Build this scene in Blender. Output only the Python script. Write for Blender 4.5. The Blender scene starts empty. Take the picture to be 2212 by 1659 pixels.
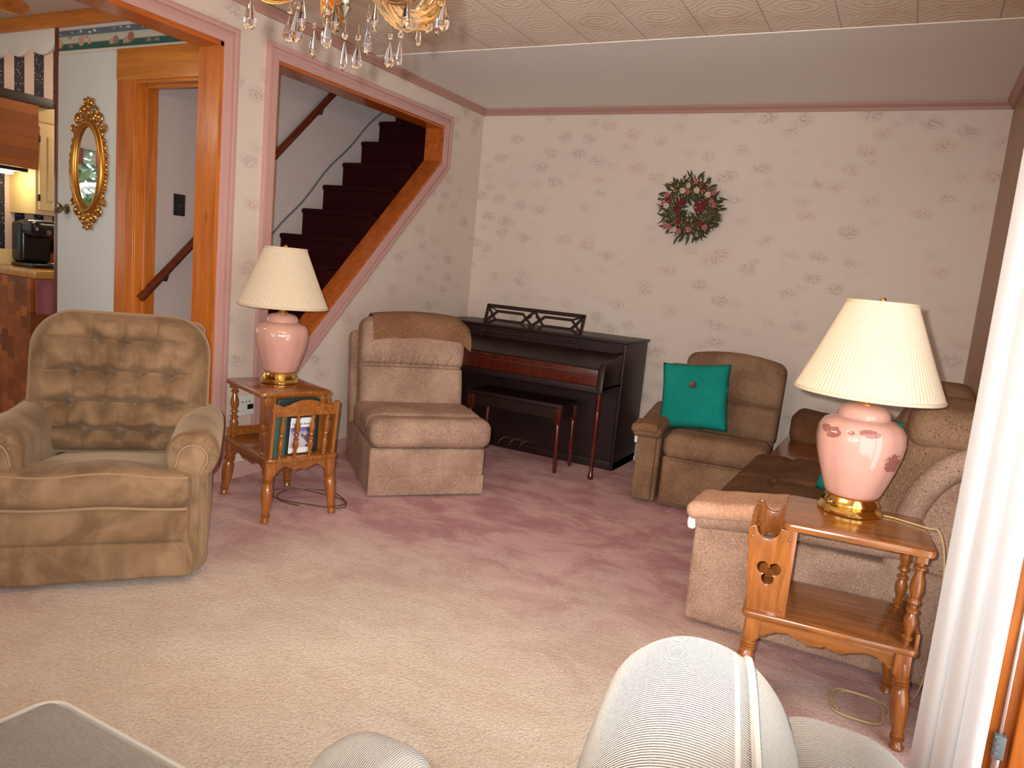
import bpy, bmesh, math, random
from mathutils import Vector, Matrix, noise
PI = math.pi
scene = bpy.context.scene
COL = scene.collection
R_ = math.radians

# ------------------------------------------------------------------ colours
def lin(c):
    c /= 255.0
    return c / 12.92 if c <= 0.04045 else ((c + 0.055) / 1.055) ** 2.4
def rgb(r, g, b): return (lin(r), lin(g), lin(b), 1.0)

# ------------------------------------------------------------------ materials
class NT:
    def __init__(s, name):
        s.m = bpy.data.materials.new(name); s.m.use_nodes = True
        s.t = s.m.node_tree; s.b = s.t.nodes['Principled BSDF']
        s.tc = s.t.nodes.new('ShaderNodeTexCoord')
        s.obj = s.tc.outputs['Object']
    def n(s, typ, **kw):
        nd = s.t.nodes.new('ShaderNode' + typ)
        for k, v in kw.items(): setattr(nd, k, v)
        return nd
    def put(s, sock, v):
        if isinstance(v, bpy.types.NodeSocket): s.t.links.new(v, sock)
        elif v is not None: sock.default_value = v
    def map(s, scale=(1, 1, 1), rot=(0, 0, 0), loc=(0, 0, 0), vec=None):
        nd = s.n('Mapping'); s.put(nd.inputs[0], vec or s.obj)
        nd.inputs['Location'].default_value = loc; nd.inputs['Rotation'].default_value = rot; nd.inputs['Scale'].default_value = scale
        return nd.outputs[0]
    def noise(s, scale, detail=3, rough=.5, vec=None, dist=0, out='Fac'):
        nd = s.n('TexNoise'); s.put(nd.inputs['Vector'], vec or s.obj)
        nd.inputs['Scale'].default_value = scale; nd.inputs['Detail'].default_value = detail
        nd.inputs['Roughness'].default_value = rough; nd.inputs['Distortion'].default_value = dist
        return nd.outputs[out]
    def vor(s, scale, vec=None, feature='F1', rnd=1.0):
        nd = s.n('TexVoronoi', feature=feature); s.put(nd.inputs['Vector'], vec or s.obj)
        nd.inputs['Scale'].default_value = scale; nd.inputs['Randomness'].default_value = rnd
        return nd
    def wave(s, scale, vec=None, dirn='X', dist=0, dscale=1, detail=2, prof='SIN'):
        nd = s.n('TexWave', bands_direction=dirn, wave_profile=prof); s.put(nd.inputs['Vector'], vec or s.obj)
        nd.inputs['Scale'].default_value = scale; nd.inputs['Distortion'].default_value = dist
        nd.inputs['Detail Scale'].default_value = dscale; nd.inputs['Detail'].default_value = detail
        return nd.outputs['Fac']
    def ramp(s, fac, stops, interp='LINEAR'):
        nd = s.n('ValToRGB'); s.put(nd.inputs[0], fac); cr = nd.color_ramp; cr.interpolation = interp
        while len(cr.elements) < len(stops): cr.elements.new(.5)
        for e, (p, c) in zip(cr.elements, stops):
            e.position = p; e.color = c if len(c) == 4 else (*c, 1)
        return nd.outputs[0]
    def step(s, fac, a, b):
        nd = s.n('MapRange'); nd.interpolation_type = 'SMOOTHSTEP'; s.put(nd.inputs[0], fac)
        nd.inputs[1].default_value = a; nd.inputs[2].default_value = b
        return nd.outputs[0]
    def mix(s, fac, a, b, mode='MIX'):
        nd = s.n('Mix', data_type='RGBA', blend_type=mode)
        s.put(nd.inputs[0], fac); s.put(nd.inputs[6], a); s.put(nd.inputs[7], b)
        return nd.outputs[2]
    def math(s, op, a, b=None, c=None):
        nd = s.n('Math', operation=op); s.put(nd.inputs[0], a); s.put(nd.inputs[1], b); s.put(nd.inputs[2], c)
        return nd.outputs[0]
    def xyz(s, vec=None):
        nd = s.n('SeparateXYZ'); s.put(nd.inputs[0], vec or s.obj); return nd.outputs
    def bump(s, h, strength=.3, dist=.01, normal=None):
        nd = s.n('Bump'); nd.inputs['Strength'].default_value = strength; nd.inputs['Distance'].default_value = dist
        s.put(nd.inputs['Height'], h); s.put(nd.inputs['Normal'], normal)
        return nd.outputs[0]
    def set(s, **kw):
        names = dict(base='Base Color', rough='Roughness', metal='Metallic', normal='Normal', trans='Transmission Weight', ior='IOR',
                     sheen='Sheen Weight', sheenr='Sheen Roughness', sheent='Sheen Tint', coat='Coat Weight', coatr='Coat Roughness',
                     emit='Emission Color', emits='Emission Strength', spec='Specular IOR Level', alpha='Alpha', sss='Subsurface Weight')
        for k, v in kw.items(): s.put(s.b.inputs[names[k]], v)
        return s.m

def plain(name, c, rough=.6, bump=0, bscale=60, **kw):
    t = NT(name)
    nz = t.noise(bscale, 3)
    if bump: kw['normal'] = t.bump(nz, bump, .003)
    v = t.mix(t.math('MULTIPLY', nz, .25), c, tuple(x * .75 for x in c[:3]) + (1,))
    return t.set(base=v, rough=rough, **kw)

def wood(name, light, dark, axis='X', scale=1.0, rough=.3, coat=.3, knots=False, contrast=1.0):
    t = NT(name)
    sc = {'X': (1.2, 14, 14), 'Y': (14, 1.2, 14), 'Z': (14, 14, 1.2)}[axis]
    v = t.map(tuple(q * scale for q in sc))
    a = t.noise(1.6, 5, .6, v, dist=1.2)
    b = t.noise(14, 4, .6, v)
    f = t.math('ADD', t.math('MULTIPLY', a, .8), t.math('MULTIPLY', b, .25))
    col = t.ramp(f, [(.5 - .2 * contrast, dark), (.5 + .17 * contrast, light)])
    if knots:
        d = t.vor(2.2, t.map({'X': (.8, 2.2, 2.2), 'Y': (2.2, .8, 2.2), 'Z': (2.2, 2.2, .8)}[axis])).outputs['Distance']
        col = t.mix(t.step(d, .11, .03), col, tuple(x * .35 for x in dark[:3]) + (1,))
    return t.set(base=col, rough=rough, coat=coat, coatr=.12, normal=t.bump(f, .06, .003))

def tweed(name, c1, c2, speck, sc=1.0, rough=.95, sheen=.12):
    t = NT(name)
    v = t.map((1, 1, 1), (.3, .6, .5))
    diag = t.noise(150 * sc, 2, .6, t.map((1, .35, 1), (.5, .6, .78)))
    big = t.noise(5, 3)
    fine = t.noise(190 * sc, 2, .7)
    col = t.mix(t.step(big, .35, .68), c1, c2)
    col = t.mix(t.step(fine, .58, .68), col, speck)
    col = t.mix(t.math('MULTIPLY', t.step(diag, .52, .62), .35), col, tuple(min(1, x * 1.5) for x in c2[:3]) + (1,))
    return t.set(base=col, rough=rough, spec=.2, sheen=sheen, sheenr=.5, sheent=c2, normal=t.bump(t.math('ADD', fine, diag), .35, .003))

def velvet(name):
    t = NT(name)
    big = t.noise(6, 4, .6, dist=.6)
    streak = t.noise(14, 3, .6, t.map((1, 1, .4)))
    col = t.mix(t.step(big, .30, .70), rgb(104, 77, 52), rgb(138, 109, 80))
    col = t.mix(t.math('MULTIPLY', t.step(streak, .5, .8), .35), col, rgb(160, 131, 102))
    fine = t.noise(420, 2)
    return t.set(base=col, rough=.85, sheen=.4, sheenr=.4, sheent=rgb(225, 200, 170), spec=.2, normal=t.bump(fine, .15, .002))

def corduroy(name, axis='X'):
    t = NT(name)
    w = t.wave(105, None, axis, dist=.5, dscale=4)
    nz = t.noise(8, 3)
    f = t.noise(300, 2)
    col = t.mix(w, rgb(140, 128, 114), rgb(200, 188, 174))
    col = t.mix(t.math('MULTIPLY', t.step(nz, .4, .7), .3), col, rgb(150, 128, 104))
    return t.set(base=col, rough=.95, sheen=.3, sheenr=.5, normal=t.bump(t.math('ADD', w, t.math('MULTIPLY', f, .4)), .9, .004))

M = {}
def carpet():
    t = NT('carpet_pile')
    x, y, z = t.xyz()[0:3]
    fine = t.noise(95, 3, .75)
    mid = t.noise(36, 3, .6)
    sweep = t.noise(3.2, 5, .68, t.map((1, 1.6, 1), (0, 0, .5)), dist=.5)
    wob = t.noise(1.7, 3, .5)
    dx = t.math('MULTIPLY', t.math('ADD', x, 1.15), .62); dy = t.math('MULTIPLY', t.math('ADD', y, -1.0), .70)
    d = t.math('SQRT', t.math('ADD', t.math('POWER', dx, 2), t.math('POWER', dy, 2)))
    d = t.math('ADD', d, t.math('MULTIPLY', t.math('ADD', wob, -.5), .8))
    worn = t.step(d, 1.62, .62)
    pink = t.mix(t.step(sweep, .36, .62), rgb(186, 118, 120), rgb(222, 172, 166))
    beige = t.mix(t.step(sweep, .30, .70), rgb(206, 180, 154), rgb(218, 198, 174))
    col = t.mix(worn, pink, beige)
    col = t.mix(t.math('MULTIPLY', t.step(fine, .56, .36), .42), col, t.mix(.5, col, (.08, .05, .04, 1)))
    h = t.math('ADD', fine, t.math('MULTIPLY', mid, .5))
    return t.set(base=col, rough=1, sheen=.25, sheenr=.6, spec=.1, normal=t.bump(h, .9, .012))
M['carpet'] = carpet()

def wallpaper(name, ax):
    t = NT(name)
    o = t.xyz()
    cb = t.n('CombineXYZ'); t.put(cb.inputs[0], o[0 if ax == 'X' else 1]); t.put(cb.inputs[1], o[2])
    uv = cb.outputs[0]
    warp = t.n('VectorMath', operation='MULTIPLY_ADD')
    t.put(warp.inputs[0], t.noise(10, 2, .5, uv, out='Color')); warp.inputs[1].default_value = (.06, .06, 0); t.put(warp.inputs[2], uv)
    v = t.vor(5.4, t.map((1, 1.7, 1), (0, 0, .35), vec=warp.outputs[0]), rnd=.75)
    dist = v.outputs['Distance']; cell = v.outputs['Color']
    hue = t.n('SeparateColor'); t.put(hue.inputs[0], cell)
    petals = t.noise(52, 2, .5, t.map((1, 1.6, 1), (0, 0, .6), vec=uv))
    spr = t.math('MULTIPLY', t.step(dist, .46, .16), t.step(petals, .43, .58))
    leaf = t.noise(85, 2, .5, t.map((1, 2.4, 1), (0, 0, -.7), vec=uv))
    spr2 = t.math('MULTIPLY', t.step(dist, .56, .22), t.step(leaf, .50, .62))
    paper = t.mix(t.step(t.noise(1.2, 2), .3, .7), rgb(222, 207, 192), rgb(216, 200, 187))
    streak = t.noise(60, 2, .5, t.map((1, .05, 1), vec=uv))
    paper = t.mix(t.math('MULTIPLY', streak, .12), paper, rgb(180, 160, 150))
    flower = t.mix(t.step(hue.outputs[0], .40, .60), rgb(196, 146, 138), rgb(158, 142, 136))
    col = t.mix(t.math('MULTIPLY', spr2, .20), paper, rgb(140, 132, 116))
    col = t.mix(t.math('MULTIPLY', spr, .52), col, flower)
    return t.set(base=col, rough=.7, spec=.3)
M['paper_x'] = wallpaper('floral_wallpaper_back', 'X')
M['paper_y'] = wallpaper('floral_wallpaper_left', 'Y')

def tiles():
    t = NT('embossed_ceiling_tile')
    o = t.xyz()
    S = .305
    def cell(s, off):
        q = t.math('DIVIDE', t.math('ADD', s, off), S)
        return t.math('SUBTRACT', t.math('FRACT', q), .5)
    fx, fy = cell(o[0], 10 * S + .155), cell(o[1], 10 * S - .005)
    ax, ay = t.math('ABSOLUTE', fx), t.math('ABSOLUTE', fy)
    edge = t.step(ax, .488, .498)
    edgey = t.math('MULTIPLY', t.step(ay, .49, .499), .4)
    r = t.math('SQRT', t.math('ADD', t.math('POWER', fx, 2), t.math('POWER', t.math('MULTIPLY', fy, 1.25), 2)))
    wob = t.noise(22, 3, .6)
    ring = t.math('SINE', t.math('MULTIPLY', t.math('ADD', r, t.math('MULTIPLY', wob, .05)), 44))
    med = t.math('MULTIPLY', t.step(ring, -.2, .9), t.step(r, .46, .40))
    dia = t.math('SINE', t.math('MULTIPLY', t.math('ADD', ax, ay), 50))
    med2 = t.math('MULTIPLY', t.step(dia, .1, .9), t.step(r, .40, .46))
    pat = t.math('ADD', med, t.math('MULTIPLY', med2, .7))
    col = t.mix(t.math('MULTIPLY', pat, .10), rgb(232, 216, 196), rgb(192, 160, 130))
    col = t.mix(t.math('MULTIPLY', t.step(t.noise(5, 3, .6), .45, .7), .35), col, rgb(206, 172, 134))
    e = t.math('MAXIMUM', edge, edgey)
    col = t.mix(t.math('MULTIPLY', e, .5), col, rgb(130, 104, 84))
    nz = t.noise(120, 3, .6)
    h = t.math('SUBTRACT', t.math('ADD', t.math('MULTIPLY', pat, .5), t.math('MULTIPLY', nz, .35)), e)
    return t.set(base=col, rough=.8, normal=t.bump(h, .5, .006))
M['tiles'] = tiles()
M['strip'] = plain('smooth_ceiling_board', rgb(240, 236, 229), .6, .1, 120)
M['pink'] = plain('dusty_pink_trim_paint', rgb(200, 156, 148), .4)
M['crown'] = plain('pink_crown_paint', rgb(178, 136, 124), .45)
M['pine_z'] = wood('amber_pine_upright', rgb(206, 118, 38), rgb(156, 76, 18), 'Z', 1, .3, .3, knots=True)
M['pine_y'] = wood('amber_pine_lengthwise', rgb(196, 104, 36), rgb(146, 66, 18), 'Y', 1, .3, .3)
M['pine_x'] = wood('amber_pine_crosswise', rgb(206, 128, 42), rgb(160, 86, 22), 'X', 1, .3, .3, knots=True)
M['maple'] = wood('honey_maple', rgb(162, 98, 42), rgb(102, 54, 20), 'X', 1.6, .22, .6)
M['maple_z'] = wood('honey_maple_turned', rgb(164, 97, 40), rgb(108, 56, 20), 'Z', 1.6, .22, .6)
M['mahog'] = wood('dark_mahogany', rgb(40, 12, 8), rgb(18, 6, 5), 'X', 1.2, .45, 0)
M['mahog_z'] = wood('red_mahogany_turned', rgb(92, 30, 14), rgb(52, 14, 7), 'Z', 1.2, .25, .5)
M['darkpine'] = wood('dark_stained_rail', rgb(112, 46, 22), rgb(72, 26, 12), 'Y', 1, .3, .4)
M['console'] = wood('red_brown_console_wood', rgb(140, 66, 26), rgb(92, 38, 14), 'X', 1.2, .25, .5)
M['velvet'] = velvet('brown_velvet')
M['tweed'] = tweed('tan_tweed_upholstery', rgb(150, 119, 100), rgb(178, 147, 126), rgb(88, 64, 48))
M['tweed_d'] = tweed('shaded_tweed_upholstery', rgb(118, 88, 66), rgb(146, 114, 88), rgb(70, 48, 32))  # same fabric as the tan tweed, with its shade put into a darker colour
M['plush'] = tweed('brown_plush_cushion', rgb(84, 54, 32), rgb(108, 74, 46), rgb(50, 32, 20), 1.4)
M['throw'] = tweed('caramel_arm_cover', rgb(122, 86, 60), rgb(138, 101, 74), rgb(80, 54, 38), .8)
M['throw_p'] = tweed('rosy_tan_arm_cover', rgb(188, 142, 114), rgb(200, 158, 130), rgb(160, 120, 96), .8)
M['cord_x'] = corduroy('grey_corduroy_lengthwise', 'Y')
M['cord_y'] = corduroy('grey_corduroy_crosswise', 'X')
M['piping'] = plain('pale_grey_piping', rgb(196, 190, 178), .8)
M['piping_b'] = plain('tan_piping', rgb(146, 116, 86), .8)
M['batting'] = plain('white_batting', rgb(232, 234, 236), 1, .6, 60)
M['maroon'] = plain('maroon_stair_carpet', rgb(46, 10, 14), 1, .4, 160, spec=.1)
M['plaster'] = plain('cream_plaster', rgb(212, 196, 182), .8, .1, 40)
M['plaster_l'] = plain('pale_lilac_plaster', rgb(204, 190, 186), .8, .1, 40)
M['white'] = plain('white_paint', rgb(226, 226, 220), .5)
M['door_white'] = plain('cool_white_door_paint', rgb(206, 212, 210), .55, .05, 30)
M['ivory'] = plain('ivory_cabinet_paint', rgb(226, 200, 146), .45)
M['black'] = plain('black_plastic', rgb(16, 16, 18), .25)
M['blackm'] = plain('black_metal', rgb(22, 22, 22), .5)
M['grey'] = plain('grey_plastic', rgb(110, 116, 116), .4)
M['alu'] = plain('brushed_metal', rgb(200, 200, 200), .3, metal=.9)
M['nickel'] = plain('worn_nickel', rgb(150, 140, 120), .35, metal=1)
M['brass'] = plain('polished_brass', rgb(238, 200, 118), .14, metal=1)
M['gold'] = plain('antique_gold', rgb(190, 134, 60), .32, metal=.85)
M['teal'] = tweed('teal_linen', rgb(16, 128, 116), rgb(22, 142, 130), rgb(8, 100, 92), 1.2)
M['button_w'] = plain('brown_wood_button', rgb(96, 50, 28), .5)
M['cordc'] = plain('clear_lamp_cord', rgb(196, 170, 120), .4)
M['brownc'] = plain('brown_lamp_cord', rgb(96, 62, 40), .5)
M['tan'] = wood('tan_wood_panelling', rgb(176, 134, 100), rgb(148, 108, 80), 'Z', .8, .5, .1)
M['mirror'] = NT('mirror_glass').set(base=(.92, .93, .92, 1), metal=1, rough=.02)

def ceramic(name, chips):
    t = NT(name)
    o = t.xyz()
    col = t.mix(t.noise(5, 2), rgb(202, 152, 136), rgb(194, 144, 128))
    if chips:
        nz = t.noise(26, 3, .6)
        msk = None
        for (cx, cy, cz, rx, rz) in chips:
            ds = t.math('POWER', t.math('DIVIDE', t.math('SUBTRACT', o[0], cx), rx), 2)
            ds = t.math('ADD', ds, t.math('POWER', t.math('DIVIDE', t.math('SUBTRACT', o[1], cy), .05), 2))
            ds = t.math('ADD', ds, t.math('POWER', t.math('DIVIDE', t.math('SUBTRACT', o[2], cz), rz), 2))
            ds = t.math('ADD', t.math('SQRT', ds), t.math('MULTIPLY', t.math('SUBTRACT', nz, .5), 2.2))
            k = t.step(ds, .98, .90)
            msk = k if msk is None else t.math('MAXIMUM', msk, k)
        col = t.mix(msk, col, rgb(150, 92, 84))
    return t.set(base=col, rough=.12, coat=.6, coatr=.04)

def shade_mat():
    t = NT('cream_pleated_shade')
    nz = t.noise(160, 2)
    col = t.mix(t.math('MULTIPLY', nz, .3), rgb(230, 214, 186), rgb(214, 196, 166))
    t.set(base=col, rough=.85)
    tr = t.n('BsdfTranslucent'); t.put(tr.inputs[0], rgb(250, 236, 210))
    mx = t.n('MixShader'); mx.inputs[0].default_value = .28
    t.t.links.new(t.b.outputs[0], mx.inputs[1]); t.t.links.new(tr.outputs[0], mx.inputs[2])
    t.t.links.new(mx.outputs[0], t.t.nodes['Material Output'].inputs[0])
    return t.m
M['shade'] = shade_mat()
M['shade_in'] = plain('shade_lining', rgb(214, 186, 150), .8)
def curtain_mat():
    t = NT('white_sheer_fabric')
    w = t.noise(120, 2, .5, t.map((1, 1, .1)))
    t.set(base=t.mix(t.math('MULTIPLY', w, .2), rgb(244, 244, 244), rgb(206, 206, 208)), rough=.9)
    tr = t.n('BsdfTranslucent'); t.put(tr.inputs[0], rgb(250, 250, 250))
    mx = t.n('MixShader'); mx.inputs[0].default_value = .35
    t.t.links.new(t.b.outputs[0], mx.inputs[1]); t.t.links.new(tr.outputs[0], mx.inputs[2])
    t.t.links.new(mx.outputs[0], t.t.nodes['Material Output'].inputs[0])
    return t.m
M['curtain'] = curtain_mat()
def glassy(name, c, rough=.02, ior=1.5):
    return NT(name).set(base=c, rough=rough, trans=1, ior=ior)
M['crystal'] = glassy('clear_crystal', (.98, .95, .92, 1), .0, 1.55)
M['amber'] = glassy('amber_glass', rgb(255, 234, 196), .05, 1.45)
M['smoke'] = glassy('smoky_amber_glass', rgb(206, 160, 112), .08, 1.45)
M['pane'] = NT('window_pane').set(base=(1, 1, 1, 1), rough=0, trans=1, ior=1.02)
def bulbm():
    t = NT('lit_bulb'); return t.set(base=rgb(255, 220, 160), emit=rgb(255, 196, 110), emits=9)
M['bulb'] = bulbm()
def undercab():
    t = NT('lit_undercabinet_tube'); return t.set(base=rgb(255, 240, 190), emit=rgb(255, 226, 150), emits=6)
M['tube'] = undercab()

def striped():
    t = NT('navy_and_pink_striped_paper')
    o = t.xyz()
    f = t.math('FRACT', t.math('DIVIDE', o[1], .130))
    s = t.step(f, .48, .50)
    nz = t.vor(60).outputs['Distance']
    hue = t.noise(40, 1)
    fl = t.mix(t.step(hue, .45, .55), rgb(190, 140, 140), rgb(120, 130, 130))
    navy = t.mix(t.step(nz, .32, .18), rgb(26, 26, 44), fl)
    return t.set(base=t.mix(s, rgb(204, 178, 170), navy), rough=.7)
M['striped'] = striped()
def border():
    t = NT('fruit_border_paper')
    o = t.xyz()
    z = t.math('DIVIDE', t.math('SUBTRACT', o[2], 2.256), .144)
    bg = t.ramp(z, [(0, rgb(220, 210, 200)), (.10, rgb(200, 190, 180)), (.12, rgb(36, 84, 72)), (.34, rgb(40, 92, 80)), (.40, rgb(196, 194, 176)),
                    (.62, rgb(186, 188, 172)), (.66, rgb(92, 110, 124)), (.86, rgb(88, 106, 122)), (.9, rgb(214, 206, 198)), (1, rgb(200, 192, 186))])
    cb = t.n('CombineXYZ'); t.put(cb.inputs[0], o[0]); t.put(cb.inputs[1], t.math('MULTIPLY', o[2], 1.0))
    v = t.vor(15, cb.outputs[0], rnd=.8)
    band = t.math('MULTIPLY', t.step(z, .18, .28), t.step(z, .68, .56))
    msk = t.math('MULTIPLY', t.step(v.outputs['Distance'], .5, .38), band)
    hue = t.n('SeparateColor'); t.put(hue.inputs[0], v.outputs['Color'])
    fruit = t.mix(hue.outputs[0], rgb(150, 96, 92), rgb(196, 168, 142))
    dots = t.math('MULTIPLY', t.step(t.noise(26, 1, .5, t.map((1, 1, 2.2))), .58, .64), t.math('MULTIPLY', t.step(z, .68, .72), t.step(z, .86, .82)))
    col = t.mix(msk, bg, fruit)
    col = t.mix(dots, col, rgb(206, 206, 204))
    return t.set(base=col, rough=.7)
M['border'] = border()
def parquet():
    t = NT('parquet_wood')
    br = t.n('TexBrick'); t.put(br.inputs['Vector'], t.map((1, 1, 1), (PI / 2, 0, PI / 2)))
    br.inputs['Scale'].default_value = 7; br.inputs['Mortar Size'].default_value = .008; br.inputs['Brick Width'].default_value = .5; br.inputs['Row Height'].default_value = .5
    br.inputs['Color1'].default_value = rgb(196, 112, 42); br.inputs['Color2'].default_value = rgb(88, 42, 16); br.inputs['Mortar'].default_value = rgb(60, 28, 10)
    nz = t.noise(4, 2)
    return t.set(base=t.mix(nz, br.outputs[0], rgb(126, 66, 26)), rough=.35, coat=.3)
M['parquet'] = parquet()
def foliage(name, a, b):
    t = NT(name); return t.set(base=t.mix(t.noise(30, 2), a, b), rough=.7)
M['leaf'] = foliage('dried_olive_leaf', rgb(40, 40, 20), rgb(84, 78, 40))
M['shrub'] = foliage('garden_leaves', rgb(70, 92, 60), rgb(150, 166, 130))
M['berry'] = plain('cream_berries', rgb(214, 186, 126), .6)
M['rose'] = plain('crimson_petals', rgb(112, 20, 36), .8)
M['rosep'] = plain('pink_petals', rgb(170, 96, 98), .8)
M['daisy'] = plain('cream_petals', rgb(206, 180, 158), .8)
M['yolk'] = plain('yellow_flower_centre', rgb(214, 160, 60), .8)
M['bookgreen'] = plain('dark_green_leatherette', rgb(22, 38, 34), .5, .3, 200)
M['bookspine'] = plain('faded_green_binding', rgb(44, 92, 78), .6)
M['paperw'] = plain('white_paper', rgb(226, 226, 224), .6)
M['ink'] = plain('dark_print', rgb(56, 56, 70), .7)
def photo_cover():
    t = NT('seascape_cover')
    o = t.xyz()
    # colours laid out along the height of the picture: sky, distant land, pale water
    col = t.ramp(t.math('DIVIDE', t.math('SUBTRACT', o[2], .028), .10), [(0, rgb(176, 164, 170)), (.45, rgb(196, 186, 190)), (.72, rgb(170, 160, 180)), (.86, rgb(104, 104, 168)), (1, rgb(120, 120, 180))])
    rock = t.step(t.math('ADD', t.noise(26, 3), t.math('MULTIPLY', o[1], -5.0)), .56, .64)
    col = t.mix(t.math('MULTIPLY', rock, .9), col, rgb(70, 50, 46))
    return t.set(base=col, rough=.4)
M['cover'] = photo_cover()

# ------------------------------------------------------------------ mesh builder
class MB:
    def __init__(s): s.v = []; s.f = []; s.M = Matrix.Identity(4)
    def at(s, loc=(0, 0, 0), rot=(0, 0, 0)):
        s.M = Matrix.Translation(loc) @ Matrix.Rotation(rot[2], 4, 'Z') @ Matrix.Rotation(rot[1], 4, 'Y') @ Matrix.Rotation(rot[0], 4, 'X'); return s
    def add(s, vs, fs):
        n = len(s.v); s.v += [tuple(s.M @ Vector(p)) for p in vs]; s.f += [tuple(i + n for i in f) for f in fs]; return s
    def box(s, x0, x1, y0, y1, z0, z1, r=0, seg=2, div=1, fn=None):
        if r <= 0 and div == 1 and fn is None:
            vs = [(x, y, z) for x in (x0, x1) for y in (y0, y1) for z in (z0, z1)]
            return s.add(vs, [(0, 1, 3, 2), (4, 6, 7, 5), (0, 4, 5, 1), (2, 3, 7, 6), (0, 2, 6, 4), (1, 5, 7, 3)])
        lo = (x0, y0, z0); hi = (x1, y1, z1); dv = div if isinstance(div, (tuple, list)) else (div,) * 3
        c = []; 
        r = min(r, *[(hi[k] - lo[k]) / 2 * .999 for k in range(3)])
        for k in range(3):
            a, b = lo[k], hi[k]; L = []
            if r > 0:
                for i in range(seg, 0, -1): L.append(a + r - r * math.tan(i / seg * PI / 4))
            for i in range(dv[k] + 1): L.append(a + r + (b - a - 2 * r) * i / dv[k])
            if r > 0:
                for i in range(1, seg + 1): L.append(b - r + r * math.tan(i / seg * PI / 4))
            c.append(L)
        idx = {}; vs = []; fs = []
        def g(i, j, k):
            key = (i, j, k)
            if key not in idx:
                p = Vector((c[0][i], c[1][j], c[2][k]))
                if r > 0:
                    q = Vector([min(max(p[m], lo[m] + r), hi[m] - r) for m in range(3)]); d = p - q
                    if d.length > 1e-9: p = q + d.normalized() * r
                if fn: p = Vector(fn(p))
                idx[key] = len(vs); vs.append(p)
            return idx[key]
        nx, ny, nz = (len(q) - 1 for q in c)
        for i in range(nx):
            for j in range(ny):
                fs.append((g(i, j, 0), g(i, j + 1, 0), g(i + 1, j + 1, 0), g(i + 1, j, 0)))
                fs.append((g(i, j, nz), g(i + 1, j, nz), g(i + 1, j + 1, nz), g(i, j + 1, nz)))
        for i in range(nx):
            for k in range(nz):
                fs.append((g(i, 0, k), g(i + 1, 0, k), g(i + 1, 0, k + 1), g(i, 0, k + 1)))
                fs.append((g(i, ny, k), g(i, ny, k + 1), g(i + 1, ny, k + 1), g(i + 1, ny, k)))
        for j in range(ny):
            for k in range(nz):
                fs.append((g(0, j, k), g(0, j, k + 1), g(0, j + 1, k + 1), g(0, j + 1, k)))
                fs.append((g(nx, j, k), g(nx, j + 1, k), g(nx, j + 1, k + 1), g(nx, j, k + 1)))
        return s.add(vs, fs)
    def lathe(s, prof, n=24, p0=(0, 0, 0), p1=None, fn=None, caps=True):
        p0 = Vector(p0)
        if p1 is None: Q = Matrix.Translation(p0); L = 1
        else:
            d = Vector(p1) - p0; L = d.length
            Q = Matrix.Translation(p0) @ d.to_track_quat('Z', 'Y').to_matrix().to_4x4()
        vs = []; fs = []
        for (r, z) in prof:
            for i in range(n):
                a = 2 * PI * i / n; k = fn(a, z) if fn else 1
                vs.append(Q @ Vector((r * k * math.cos(a), r * k * math.sin(a), z * L)))
        for j in range(len(prof) - 1):
            for i in range(n):
                a = j * n + i; b = j * n + (i + 1) % n
                fs.append((a, b, b + n, a + n))
        if caps:
            fs.append(tuple(reversed(range(n)))); m = (len(prof) - 1) * n; fs.append(tuple(range(m, m + n)))
        return s.add(vs, fs)
    def tube(s, pts, r=.01, n=8, closed=False):
        pts = [Vector(p) for p in pts]; N = len(pts); vs = []; fs = []
        up = None
        for i, p in enumerate(pts):
            a = pts[(i - 1) % N] if (closed or i > 0) else p; b = pts[(i + 1) % N] if (closed or i < N - 1) else p
            t = (b - a).normalized()
            if up is None:
                up = t.orthogonal().normalized()
            up = (up - t * up.dot(t))
            up = up.normalized() if up.length > 1e-6 else t.orthogonal().normalized()
            w = t.cross(up); rr = r(i / (N - 1)) if callable(r) else r
            for k in range(n):
                an = 2 * PI * k / n; vs.append(p + (up * math.cos(an) + w * math.sin(an)) * rr)
        for i in range(N if closed else N - 1):
            for k in range(n):
                a = i * n + k; b = i * n + (k + 1) % n; i2 = ((i + 1) % N) * n
                fs.append((a, b, i2 + (k + 1) % n, i2 + k))
        if not closed:
            fs.append(tuple(reversed(range(n)))); m = (N - 1) * n; fs.append(tuple(range(m, m + n)))
        return s.add(vs, fs)
    def ball(s, c, r, n=10, m=6):
        rx, ry, rz = r if isinstance(r, (tuple, list)) else (r, r, r)
        prof = [(max(1e-4, math.sin(PI * j / m)), -math.cos(PI * j / m)) for j in range(m + 1)]
        vs = []; fs = []
        for (q, z) in prof:
            for i in range(n):
                a = 2 * PI * i / n; vs.append((c[0] + rx * q * math.cos(a), c[1] + ry * q * math.sin(a), c[2] + rz * z))
        for j in range(m):
            for i in range(n):
                a = j * n + i; b = j * n + (i + 1) % n; fs.append((a, b, b + n, a + n))
        return s.add(vs, fs)
    def shape(s, loops, depth, bevel=0, plane='XZ', off=0):
        """flat outline(s) (first outer, rest holes) given thickness; plane says which axes the outline uses, off = centre along the third axis"""
        cu = bpy.data.curves.new('outline_tmp', 'CURVE'); cu.dimensions = '2D'; cu.fill_mode = 'BOTH'
        cu.extrude = max(depth / 2 - bevel, 1e-5); cu.bevel_depth = bevel; cu.bevel_resolution = 1
        if bevel: cu.offset = -bevel
        for lp in loops:
            sp = cu.splines.new('POLY'); sp.points.add(len(lp) - 1); sp.use_cyclic_u = True
            for p, q in zip(sp.points, lp): p.co = (q[0], q[1], 0, 1)
        ob = bpy.data.objects.new('outline_tmp', cu); me = bpy.data.meshes.new_from_object(ob)
        vs = []
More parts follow.
